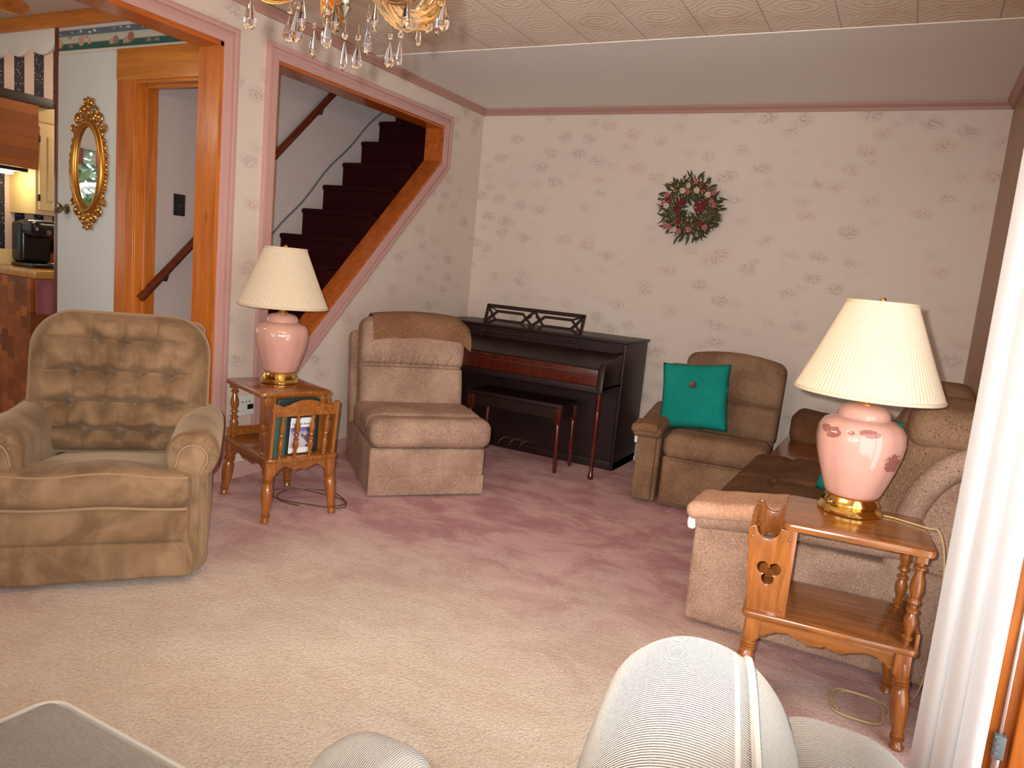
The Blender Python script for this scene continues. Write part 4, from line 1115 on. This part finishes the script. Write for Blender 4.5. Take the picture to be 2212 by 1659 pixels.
# headrest cover: a draped cloth over the top of the back
def drape(nm, prof, x0, x1, mat, M4, arch, wob, parent=None, flare=0, th=.006, seed=0, nx=26):
    b = MB(); b.M = M4
    vs = []; fs = []; n = len(prof)
    for lay in (0, 1):
        for i in range(nx + 1):
            u = -1 + 2 * i / nx
            for j, (y, z) in enumerate(prof):
                # normal offset for thickness
                y2, z2 = prof[min(j + 1, n - 1)]; y1, z1 = prof[max(j - 1, 0)]
                l = math.hypot(y2 - y1, z2 - z1) + 1e-9; ny, nz = -(z2 - z1) / l, (y2 - y1) / l
                t = th * lay; x = x0 + (x1 - x0) * (u + 1) / 2
                edge = abs(j - (n - 1) / 2) / ((n - 1) / 2)
                zz = z + arch(u) + wob * noise.noise((x * 9, j * .6, seed)) * edge
                vs.append((x * (1 + flare * edge), y + ny * t + wob * noise.noise((x * 11, j, seed + 5)), zz + nz * t))
    m = (nx + 1) * n
    for i in range(nx):
        for j in range(n - 1):
            a = i * n + j; fs.append((a, a + 1, a + n + 1, a + n)); fs.append((m + a, m + a + n, m + a + n + 1, m + a + 1))
    for i in range(nx):
        for j in (0, n - 1):
            a = i * n + j; fs.append((a, a + n, m + a + n, m + a))
    for i in (0, nx):
        for j in range(n - 1):
            a = i * n + j; fs.append((a, a + 1, m + a + 1, m + a))
    b.add(vs, fs); o = b.obj(nm, mat, parent, 60); return o
MA = Matrix.Translation((-2.177, 3.347, 0)) @ Matrix.Rotation(TA, 4, 'Z')
MAb = MA @ Matrix.Translation((0, .50, .36)) @ Matrix.Rotation(bta, 4, 'X')
prof = [(-.052, .425), (-.058, .46), (-.056, .50), (-.045, .535), (-.015, .566), (.03, .585), (.085, .588), (.14, .575), (.17, .55), (.180, .50), (.182, .44)]
hc = drape('headrest_cover', prof, -.245, .352, M['throw'], MAb, lambda u: .028 * (1 - (u * .95) ** 2) - .045 * max(0, u - .78) / .22, .006)
tag(hc, 'caramel fabric cover draped over the top of the armless chair', 'chair cover')

# ------------------------------------------------------------------ piano
pn = thing('upright_piano', 'dark mahogany spinet piano against the back wall', 'piano', (-2.325, 5.16, 0))
W2 = .73; ZT = .858; D1 = .46                      # half width, height, depth of the tall case
b = MB(); b.box(-W2 + .02, W2 - .02, -.44, -.02, .02, .58); b.obj('lower_panel', M['mahog'], pn)
b = MB(); b.box(-W2, -W2 + .024, -D1, 0, 0, ZT, .004); b.obj('side_panel', M['mahog'], pn)
b = MB(); b.box(W2 - .024, W2, -D1, 0, 0, ZT, .004); b.obj('side_panel', M['mahog'], pn)
b = MB(); b.box(-W2 - .012, W2 + .012, -D1 - .012, .008, ZT, ZT + .02, .006); b.obj('lid', M['mahog'], pn)
b = MB(); b.box(-W2 + .02, W2 - .02, -D1 + .005, -.02, .58, ZT); b.obj('upper_panel', M['mahog'], pn)
for s in (-1, 1):
    b = MB(); b.shape([[(-.80, .575), (-D1, .575), (-D1, .80), (-.50, .792), (-.62, .765), (-.76, .745), (-.79, .70)]], .04, .005, 'YZ', s * (W2 - .03)); b.obj('key_cheek', M['mahog'], pn)
b = MB(); b.box(-W2 + .01, W2 - .01, -.79, -.42, .555, .60, .006); b.obj('key_bed', M['mahog'], pn)
b = MB(); b.M = Matrix.Translation((0, -.50, .775)) @ Matrix.Rotation(R_(13), 4, 'X'); b.box(-W2 + .05, W2 - .05, -.285, .04, -.012, .006, .005); b.obj('fallboard', M['mahog'], pn)
b = MB(); b.box(-W2 + .05, W2 - .05, -.795, -.765, .60, .705, .004); b.obj('fallboard_lip', M['mahog_z'], pn)
b = MB(); b.box(-.45, .55, -.799, -.793, .672, .676); b.obj('lip_trim', M['nickel'], pn)
for s in (-1, 1):
    b = MB(); b.lathe([(.016, 0), (.019, .02), (.018, .05), (.0125, .07), (.013, .2), (.018, .6), (.02, .78), (.017, .80), (.021, .82), (.017, .84), (.021, .86), (.017, .88), (.021, .90), (.019, .93), (.021, 1)], 18, (s * (W2 - .035), -.765, 0), (s * (W2 - .035), -.765, .558)); b.obj('front_leg', M['mahog_z'], pn)
b = MB(); b.box(-W2, W2, -.455, -.02, 0, .06, .004); b.obj('plinth', M['mahog'], pn)
for x in (-.115, -.03, .055):
    b = MB(); b.tube([(x, -.44, .075), (x, -.50, .07), (x, -.53, .06)], .006, 8); b.ball((x, -.54, .058), (.014, .022, .007), 12, 6); b.obj('pedal', M['brass'], pn)
# fretwork music desk
ms = []
Wm, Hm = .375, .24
bars = MB()
bars.M = Matrix.Translation((.015, -.475, .775)) @ Matrix.Rotation(R_(-17), 4, 'X')
def bar(p, q, w=.017, d=.012):
    (x0, z0), (x1, z1) = p, q; L = math.hypot(x1 - x0, z1 - z0); nx, nz = -(z1 - z0) / L * w / 2, (x1 - x0) / L * w / 2
    bars.shape([[(x0 + nx, z0 + nz), (x0 - nx, z0 - nz), (x1 - nx, z1 - nz), (x1 + nx, z1 + nz)]], d, .001, 'XZ', 0)
bar((-Wm, 0), (-Wm, Hm), .02); bar((Wm, 0), (Wm, Hm), .02); bar((-Wm - .01, Hm), (Wm + .01, Hm), .024); bar((-Wm, 0), (Wm, 0), .02); bar((-Wm, .05), (Wm, .05), .012)
for s in (-1, 1):
    hx = [(s * .055, .175), (s * .085, .205), (s * .29, .205), (s * .325, .172), (s * .295, .14), (s * .085, .14)]
    for i in range(6): bar(hx[i], hx[(i + 1) % 6])
    bar((s * .325, .172), (s * Wm, Hm)); bar((s * .325, .172), (s * Wm, .12)); bar((s * .055, .175), (0, .235)); bar((s * .055, .175), (0, .13)); bar((s * .055, .175), (s * .02, .20))
    bar((s * Wm, .12), (s * Wm, .12 + .01)); bar((s * .29, .205), (s * Wm, Hm), .010); bar((s * .085, .14), (s * .045, .10)); bar((s * .295, .14), (s * Wm, .10))
bar((0, .05), (0, .13), .05)
bars.obj('music_desk', M['mahog'], pn, 0)
# bench
bn = thing('piano_bench', 'dark wood piano bench tucked under the keyboard', 'bench', (-2.20, 4.46, 0), R_(0.5))
b = MB(); b.box(-.355, .355, -.135, .165, .425, .452, .006); b.obj('seat_lid', M['mahog'], bn)
b = MB()
for s in (-1, 1): b.box(-.32, .32, s * .115 + .015 - .008, s * .115 + .015 + .008, .35, .426)
for s in (-1, 1): b.box(s * .325 - .008, s * .325 + .008, -.09, .125, .35, .426)
b.obj('frame', M['mahog'], bn)
for sx in (-1, 1):
    for y in (-.11, .14):
        b = MB(); b.lathe([(.012, 0), (.013, .03), (.016, .3), (.019, .72), (.015, .75), (.02, .77), (.02, .78)], 14, (sx * .335, y, 0), (sx * .322, y, .425)); b.box(sx * .322 - .021, sx * .322 + .021, y - .021, y + .021, .33, .426, .003); b.obj('leg', M['mahog_z'], bn)
# baseboard register
vg = thing('baseboard_register', 'white metal floor register between the piano and the sectional', 'register', (-1.46, YB - .02, 0))
b = MB(); b.box(-.18, .16, -.05, 0, 0, .03, .004); b.box(-.18, .16, -.04, 0, .15, .17, .004); b.box(-.18, -.17, -.045, 0, 0, .17, .002); b.box(.15, .16, -.045, 0, 0, .17, .002); b.obj('frame', M['white'], vg)
b = MB()
for k in range(20): b.box(-.165 + k * .016, -.159 + k * .016, -.036, -.01, .03, .15)
b.obj('louvres', M['white'], vg)

# ------------------------------------------------------------------ sectional sofa
# recliner unit beside the piano
su = thing('reclining_seat', 'tweed sectional end seat in a darker shaded tone with a left arm against the back wall', 'sectional seat', (-.92, 4.172, 0), R_(6))
b = MB(); b.box(-.20, .36, .0, .78, .012, .30, .018, 3); b.obj('base', M['tweed_d'], su)
b = MB(); b.box(-.19, .36, -.012, .04, .03, .285, .012, 3); b.obj('footrest_panel', M['tweed_d'], su)
def sc3(p):
    q = Vector(p)
    if q.y < .12: q.y += .004 * math.sin(q.x * 70 + 3 * math.sin(q.x * 13)) * (q.z < .40)
    if q.z > .38: q.z += -.13 * max(0, q.y - .14) + .012 * math.sin(PI * min(1, max(0, q.y / .5))) - .012 * math.exp(-((q.y - .13) / .012) ** 2)
    return q
b = MB(); b.box(-.205, .37, -.03, .55, .292, .432, .055, 5, (44, 24, 5), sc3); b.obj('seat_cushion', M['tweed_d'], su)
def bk3(p):
    q = Vector(p)
    if q.y < .05: q.y += .022 * math.exp(-((q.z - .225) / .01) ** 2) - .03 * math.sin(PI * min(1, max(0, q.z / .225))) * .6 - .03 * math.sin(PI * min(1, max(0, (q.z - .225) / .30)))
    q.z += .045 * (1 - ((q.x - .07) / .31) ** 2) * max(0, q.z - .2) / .3
    q.x += (q.x - .07) * .06 * (q.z - .3)
    return q
b = MB(); b.at((0, .52, .36), (R_(-12), 0, 0)); b.box(-.215, .385, -.01, .16, 0, .50, .05, 5, (24, 3, 30), bk3); b.obj('backrest', M['tweed_d'], su)
b = MB(); b.at((0, .62, .06), (R_(-14), 0, 0)); b.box(-.375, .28, .03, .17, .05, .735, .05, 4); b.obj('outer_back', M['tweed_d'], su)
b = MB(); b.box(-.352, -.222, .02, .62, .012, .40, .02, 3); ar = b.obj('arm', M['tweed_d'], su)
b = MB(); b.box(-.356, -.245, -.004, .03, .02, .405, .010, 3); b.obj('arm_front', M['tweed_d'], ar)
def pd(p):
    q = Vector(p); q.z += .11 * max(0, q.y) ** 1.0 + .01 * (1 - ((q.x + .285) / .1) ** 2); return q
b = MB(); b.box(-.382, -.215, -.045, .60, .385, .455, .034, 4, (6, 16, 2), pd); b.obj('arm_pad', M['tweed_d'], ar)
b = MB(); b.box(-.376, -.355, .01, .10, .345, .405, .012, 3); o = b.obj('torn_lining', M['batting'], ar); o['label'] = 'white lining showing under the torn arm'
def ac2(p):
    q = Vector(p); q.z += .11 * max(0, q.y) + .012 * (1 - ((q.x + .285) / .1) ** 2) + .004 * noise.noise((q.x * 30, q.y * 30, 0)); return q
b = MB(); b.box(-.390, -.235, -.055, .10, .415, .468, .022, 3, (10, 10, 2), ac2); o = b.obj('arm_patch', M['throw'], ar); o['label'] = 'worn caramel patch on the arm end'
# teal pillows
def pillow(label, loc, rot, S=.42, T=.16):
    t = thing('throw_pillow', label, 'pillow', loc, 0, 'teal pillows'); t.rotation_euler = rot
    b = MB(); n = 22; vs = []; fs = []
    for sg in (-1, 1):
        for j in range(n + 1):
            for i in range(n + 1):
                u, v = -1 + 2 * i / n, -1 + 2 * j / n
                k = ((1 - u ** 2) * (1 - v ** 2)); kk = max(0, k) ** .42
                x = u * S / 2 * (1 - .055 * (1 - v * v) * 1.0); z = v * S / 2 * (1 - .055 * (1 - u * u))
                y = sg * T / 2 * kk
                if sg < 0: y += .006 * math.exp(-((v - (.33 - .12 * u * u)) / .03) ** 2) + .014 * math.exp(-(u * u + (v - .28) ** 2) / .012)
                vs.append((x, y, z + S / 2))
    m = (n + 1) ** 2
    for j in range(n):
        for i in range(n):
            a = j * (n + 1) + i; q = (a, a + 1, a + n + 2, a + n + 1); fs.append(q); fs.append(tuple(m + w for w in reversed(q)))
    b.add(vs, fs); b.obj('cover', M['teal'], t, 180)
    b = MB(); b.lathe([(.001, 0), (.019, .0), (.021, .004), (.019, .008), (.014, .006), (.001, .006)], 20, (0, -T / 2 + .005, S / 2 + .28 * S / 2), (0, -T / 2 - .995, S / 2 + .28 * S / 2)); b.obj('button', M['button_w'], t)
    return t
pillow('teal pillow with a brown button leaning on the sectional seat by the piano', (-1.03, 4.40, .432), (R_(-17), R_(-6), R_(4)), .405)
pillow('teal pillow half hidden behind the right lamp on the sofa seat', (-.105, 3.38, .452), (R_(-26), R_(-4), R_(-40)), .38)

# corner unit with a wooden console top
cu_ = thing('corner_console', 'corner section of the sectional with a wood console top and low back cushion', 'console', (-.13, 4.6, 0))
b = MB(); b.box(-.41, .43, -.44, .54, .012, .395, .012); b.obj('base', M['tweed_d'], cu_)
b = MB(); b.box(-.415, .43, -.50, .20, .395, .422, .008, 3); b.obj('console_top', M['console'], cu_)
b = MB(); b.box(-.395, .43, .06, .36, .40, .595, .06, 5, (8, 4, 4), lambda p: (p[0], p[1] + .15 * (p[2] - .41), p[2] + .012 * math.sin(p[0] * 9))); b.obj('back_cushion', M['plush'], cu_)

# sofa along the right wall
sf = thing('sofa', 'tan tweed sofa along the right wall behind the end table', 'sofa', (0, 0, 0))
b = MB(); b.box(-.565, .30, 2.90, 4.14, .03, .30, .02, 3); b.obj('base', M['tweed_d'], sf)
b = MB()
def armbody(p):
    q = Vector(p); return q
b.box(-.588, .325, 2.752, 2.935, .012, .40, .02, 3); so = b.obj('arm', M['tweed'], sf)
def armtop(p):
    q = Vector(p); q.z += .045 * max(0, min(1, (q.x + .60) / .3)) + .05 * max(0, q.x + .2); return q
b = MB(); b.box(-.60, .20, 2.735, 2.96, .36, .455, .046, 5, (16, 4, 2), armtop); b.obj('arm_pad', M['tweed'], so)
def throwf(p):
    q = Vector(p); q.z += .045 * max(0, min(1, (q.x + .60) / .3)) + .05 * max(0, q.x + .2) + .004 * noise.noise((q.x * 18, q.y * 18, 3))
    return q
b = MB(); b.box(-.625, -.02, 2.722, 2.985, .405, .475, .036, 4, (24, 8, 2), throwf); tag(b.obj('arm_cover', M['throw_p']), 'rosy tan cloth cover over the near arm of the sofa', 'arm cover')
b = MB(); b.box(-.614, -.585, 2.745, 2.80, .365, .43, .012, 3, 3, lambda p: (p[0] + .006 * noise.noise(Vector(p) * 40), p[1], p[2])); o = b.obj('torn_lining', M['batting'], so); o['label'] = 'white lining showing at the torn arm front'
def sc4(p):
    q = Vector(p); 
    if q.z > .40: q.z += .014 * math.sin(PI * min(1, max(0, (q.x + .58) / .6))) - .016 * math.exp(-((q.x + .42) / .014) ** 2)
    if q.z > .36: q.z += .003 * math.sin(q.x * 120 + 4 * math.sin(q.y * 9)) * math.exp(-((q.x + .42) / .08) ** 2)
    return q
for (y0, y1) in ((2.945, 3.51), (3.515, 4.09)):
    b = MB(); b.box(-.605, .06, y0, y1, .296, .438, .05, 5, (36, 20, 4), sc4); b.obj('seat_cushion', M['plush'], sf)
def sbk(y0):
    def f(p):
        q = Vector(p)
        q.x += .28 * (q.z - .40) - .04 * math.sin(PI * min(1, max(0, (q.z - .40) / .5))) * (q.x < .0)
        q.z += .03 * math.sin(PI * min(1, max(0, (q.y - y0) / .55))) * max(0, q.z - .6) / .3
        return q
    return f
for (y0, y1, zt) in ((2.80, 3.35, .905), (3.42, 4.0, .93)):
    b = MB(); b.box(-.04, .17, y0, y1, .40, zt, .075, 6, (3, 14, 20), sbk(y0)); b.obj('back_cushion', M['tweed_d'], sf)
# curved wing at the near end: roll that sweeps down from the back to the seat
roll = [(.33, .80), (.25, .79), (.175, .735), (.125, .65), (.098, .55), (.085, .45), (.08, .36)]
pts = []
for i in range(len(roll) - 1):
    for j in range(4):
        u = j / 4; pts.append((roll[i][0] * (1 - u) + roll[i + 1][0] * u, roll[i][1] * (1 - u) + roll[i + 1][1] * u))
pts.append(roll[-1])
for it in range(3): pts = [pts[0]] + [((pts[i - 1][0] + 2 * pts[i][0] + pts[i + 1][0]) / 4, (pts[i - 1][1] + 2 * pts[i][1] + pts[i + 1][1]) / 4) for i in range(1, len(pts) - 1)] + [pts[-1]]
b = MB(); b.tube([(x, 2.795, z) for x, z in pts], lambda u: .050 - .012 * u, 14); wg = b.obj('wing_roll', M['tweed'], sf)
b = MB(); b.shape([[(.335, .02), (.335, .80)] + pts + [(.08, .02)]], .10, .006, 'XZ', 2.832); b.obj('wing_panel', M['tweed'], wg)
for (x, y) in ((-.52, 2.84), (-.52, 4.0), (.25, 2.84)):
    b = MB(); b.lathe([(.022, 0), (.026, .012), (.026, .04)], 14, (x, y, 0)); b.obj('foot', M['blackm'], sf)
# slip cloth on the near back
MSF = Matrix.Translation((0, 0, 0))
b = MB(); b.box(.055, .30, 2.78, 3.30, .80, .945, .06, 5, (4, 14, 8), lambda p: (p[0] + .06 * (p[2] - .8) + .004 * noise.noise(Vector(p) * 25), p[1], p[2] - .28 * max(0, .16 - p[0]) * .3 + .012 * math.sin(PI * (p[1] - 2.78) / .52)))
tag(b.obj('headrest_cover', M['tweed_d']), 'brown cloth cover over the near back of the sofa', 'chair cover')

# ------------------------------------------------------------------ corduroy recliner in the foreground
fg = thing('corduroy_recliner', 'greyish beige corduroy recliner with its footrest raised, seen from behind in the foreground', 'recliner', (0, .35, 0))
# back cushion: a thick roll running away from the camera, slightly skewed, rounded at its far end
def skew(x, y): return x - .20 * (y + .35)
def backf(p):
    q = Vector(p); y = q.y
    e = max(0, (y - .20) / .155); q.z -= .022 * e * e
    q.x = (q.x) * (1 - .10 * e * e)
    k = max(0, .93 - q.z)
    if q.x < .0: q.x += -.16 * k
    q.x += .0035 * math.sin(q.z * 75 + y * 16) * math.exp(-((q.z - .80) / .08) ** 2) * (q.x < .0)
    q.x = skew(q.x, y); return q
b = MB(); b.box(-.062, .098, -.33, .352, .42, .958, .078, 8, (10, 40, 34), backf); bk_ = b.obj('backrest', M['cord_x'], fg, 180)
b = MB()
for dx in (-.006, .007):
    pts = []
    for i in range(40):
        u = i / 39
        if u < .8: y = -.28 + .55 * u / .8; x, z = .046 + dx, .9445
        else:
            a = (u - .8) / .2 * PI / 2; y = .27 + .078 * math.sin(a); z = .9445 - .078 * (1 - math.cos(a)); x = .046 + dx
        e = max(0, (y - .20) / .155); pts.append((skew(x * (1 - .1 * e * e), y), y, z - .022 * e * e + .0085))
    b.tube(pts, .0034, 6)
b.obj('top_seam', plain('grey_seam_thread', rgb(176, 170, 160), .9), bk_)
b = MB(); b.box(.06, .20, -.33, .345, .30, .915, .058, 6, (5, 20, 20), lambda p: (skew(p[0] + .06 * max(0, .86 - p[2]), p[1]), p[1], p[2] - .02 * max(0, (p[1] - .2) / .15) ** 2)); b.obj('outer_back', M['cord_x'], fg, 180)
b = MB(); b.box(-.70, .06, -.40, .40, .06, .34, .03, 3); b.obj('base', M['cord_x'], fg)
b = MB(); b.box(-.78, -.22, -.30, .30, .32, .47, .05, 5, (10, 10, 2)); b.obj('seat_cushion', M['cord_y'], fg)
for s in (-1, 1):
    def af(p):
        q = Vector(p)
        # the arm pad curls down towards its front end
        k = max(0, (-.52 - q.x) / .14)*.5
        q.z -= .10 * k * k; q.y += .0
        return q
    b = MB(); b.box(-.645, -.455, s * .41 - .075, s * .41 + .075, .30, .606, .07, 7, (10, 3, 6), af); b.obj('arm', M['cord_y'], fg, 180)
# footrest with welted edge
def ff(p):
    q = Vector(p); u = (q.x + .99) / .23; v = q.y / .385
    if q.z > .4: q.z += .020 * max(0, 1 - u * u) * max(0, 1 - v * v)
    return q
ftz = .452
b = MB(); b.box(-1.215, -.80, -.385, .385, .345, ftz, .028, 5, (20, 20, 2), ff)
ft = b.obj('footrest', M['cord_x'], fg)
ol = arc(-1.175, .345, .042, 180, 90, 6) + arc(-.84, .345, .042, 90, 0, 6) + arc(-.84, -.345, .042, 0, -90, 6) + arc(-1.175, -.345, .042, -90, -180, 6)
b = MB(); b.tube([(x, y, ftz - .012) for x, y in ol], .006, 7, True); b.obj('welt', M['piping'], ft)
b = MB(); b.box(-.86, -.66, -.25, .25, .30, .34, .006); b.obj('linkage', M['blackm'], fg)
for x in (-.62, -.02):
    for y in (-.3, .3):
        b = MB(); b.lathe([(.02, 0), (.025, .02), (.025, .065)], 12, (x, y, 0)); b.obj('foot', M['blackm'], fg)

# ------------------------------------------------------------------ curtain and door hardware
cvs = []; cfs = []
n = 60; zs = [0.03, .3, .8, 1.3, 1.8, 2.30]
b = MB()
for lay in (0, 1):
    for z in zs:
        for i in range(n + 1):
            u = i / n
            ph = u * 2 * PI * 3.0
            x = .172 + .118 * u + .012 * math.cos(ph); y = 2.15 - .20 * u + .030 * math.sin(ph)
            cvs.append((x + .002 * lay, y + .002 * lay, z))
m = len(zs) * (n + 1)
for j in range(len(zs) - 1):
    for i in range(n):
        a = j * (n + 1) + i; cfs.append((a, a + 1, a + n + 2, a + n + 1)); cfs.append((m + a, m + a + n + 1, m + a + n + 2, m + a + 1))
for i in range(n):
    for j in (0, len(zs) - 1):
        a = j * (n + 1) + i; cfs.append((a, a + 1, m + a + 1, m + a))
for j in range(len(zs) - 1):
    for i in (0, n):
        a = j * (n + 1) + i; cfs.append((a, a + n + 1, m + a + n + 1, m + a))
b.add(cvs, cfs)
ct = thing('curtain', 'white pleated curtain gathered at the edge of the patio door', 'curtain', (0, 0, 0))
b.obj('fabric', M['curtain'], ct, 180)
b = MB(); b.tube([(.24, .2, 2.31), (.24, 2.4, 2.31)], .012, 10); b.obj('rod', M['white'], ct)
dk = thing('door_track', 'grey metal door closer strip with a plastic clip on the patio door jamb', 'door hardware', (XR + .032, 2.284, 0))
b = MB(); b.box(-.004, .004, -.008, .004, .16, 1.9, .001); b.obj('strip', M['alu'], dk)
b = MB(); b.box(-.014, .014, -.022, .004, .10, .165, .003)
for k in range(3): b.box(-.010, .0, -.026, -.018, .112 + k * .018, .122 + k * .018, .001)
b.obj('clip', M['grey'], dk)
b = MB(); b.tube([(0, -.012, .03), (0, -.012, .10)], .011, 12); b.obj('tube', M['alu'], dk)

# ------------------------------------------------------------------ light
wd = bpy.data.worlds.new('sky'); scene.world = wd; wd.use_nodes = True
nt = wd.node_tree; bg = nt.nodes['Background']
sk = nt.nodes.new('ShaderNodeTexSky'); sk.sky_type = 'HOSEK_WILKIE'; sk.turbidity = 4; sk.sun_direction = (.45, .15, .85)
mx = nt.nodes.new('ShaderNodeMix'); mx.data_type = 'RGBA'; mx.inputs[0].default_value = .75
nt.links.new(sk.outputs[0], mx.inputs[6]); mx.inputs[7].default_value = (.92, .96, 1.0, 1)
nt.links.new(mx.outputs[2], bg.inputs[0]); bg.inputs[1].default_value = 2.9
def portal(loc, rot, sx, sy):
    L = bpy.data.lights.new('daylight_opening', 'AREA'); L.shape = 'RECTANGLE'; L.size = sx; L.size_y = sy; L.cycles.is_portal = True
    o = bpy.data.objects.new('daylight_opening', L); COL.objects.link(o); o.location = loc; o.rotation_euler = rot
portal((XR + .15, 1.29, 1.04), (0, R_(90), 0), 2.0, 2.06)
portal((-1.6, -2.53, 1.42), (R_(90), 0, 0), 2.6, 1.65)
portal((-6.42, 1.7, 1.55), (0, R_(-90), 0), 1.2, 1.6)
# the camera's own flash, just up and left of the lens
F = bpy.data.lights.new('camera_flash', 'SPOT'); F.energy = 215; F.spot_size = R_(95); F.spot_blend = .8; F.shadow_soft_size = .012; F.color = (1, .985, .97)
fo = bpy.data.objects.new('camera_flash', F); COL.objects.link(fo)
fo.matrix_world = co.matrix_world @ Matrix.Translation((-.045, .035, .0)) @ Matrix.Rotation(R_(4), 4, 'X') @ Matrix.Diagonal((1, .765, 1, 1))
# warm point lights in the dining room, in the kitchen and by the hood lamp
for nm, loc, e, c in (('dining_light', (-4.6, 1.2, 2.1), 10, (1, .85, .66)), ('kitchen_light', (-4.7, 3.7, 2.3), 10, (1, .84, .6)), ('hood_light', (-5.3, 2.9, 1.56), 2.0, (1, .85, .5))):
    L = bpy.data.lights.new(nm, 'POINT'); L.energy = e; L.color = c; L.shadow_soft_size = .08
    o = bpy.data.objects.new(nm, L); COL.objects.link(o); o.location = loc

vs_ = scene.view_settings
vs_.view_transform = 'Standard'; vs_.look = 'None'; vs_.exposure = 0.62; vs_.gamma = 1.0; vs_.use_curve_mapping = False
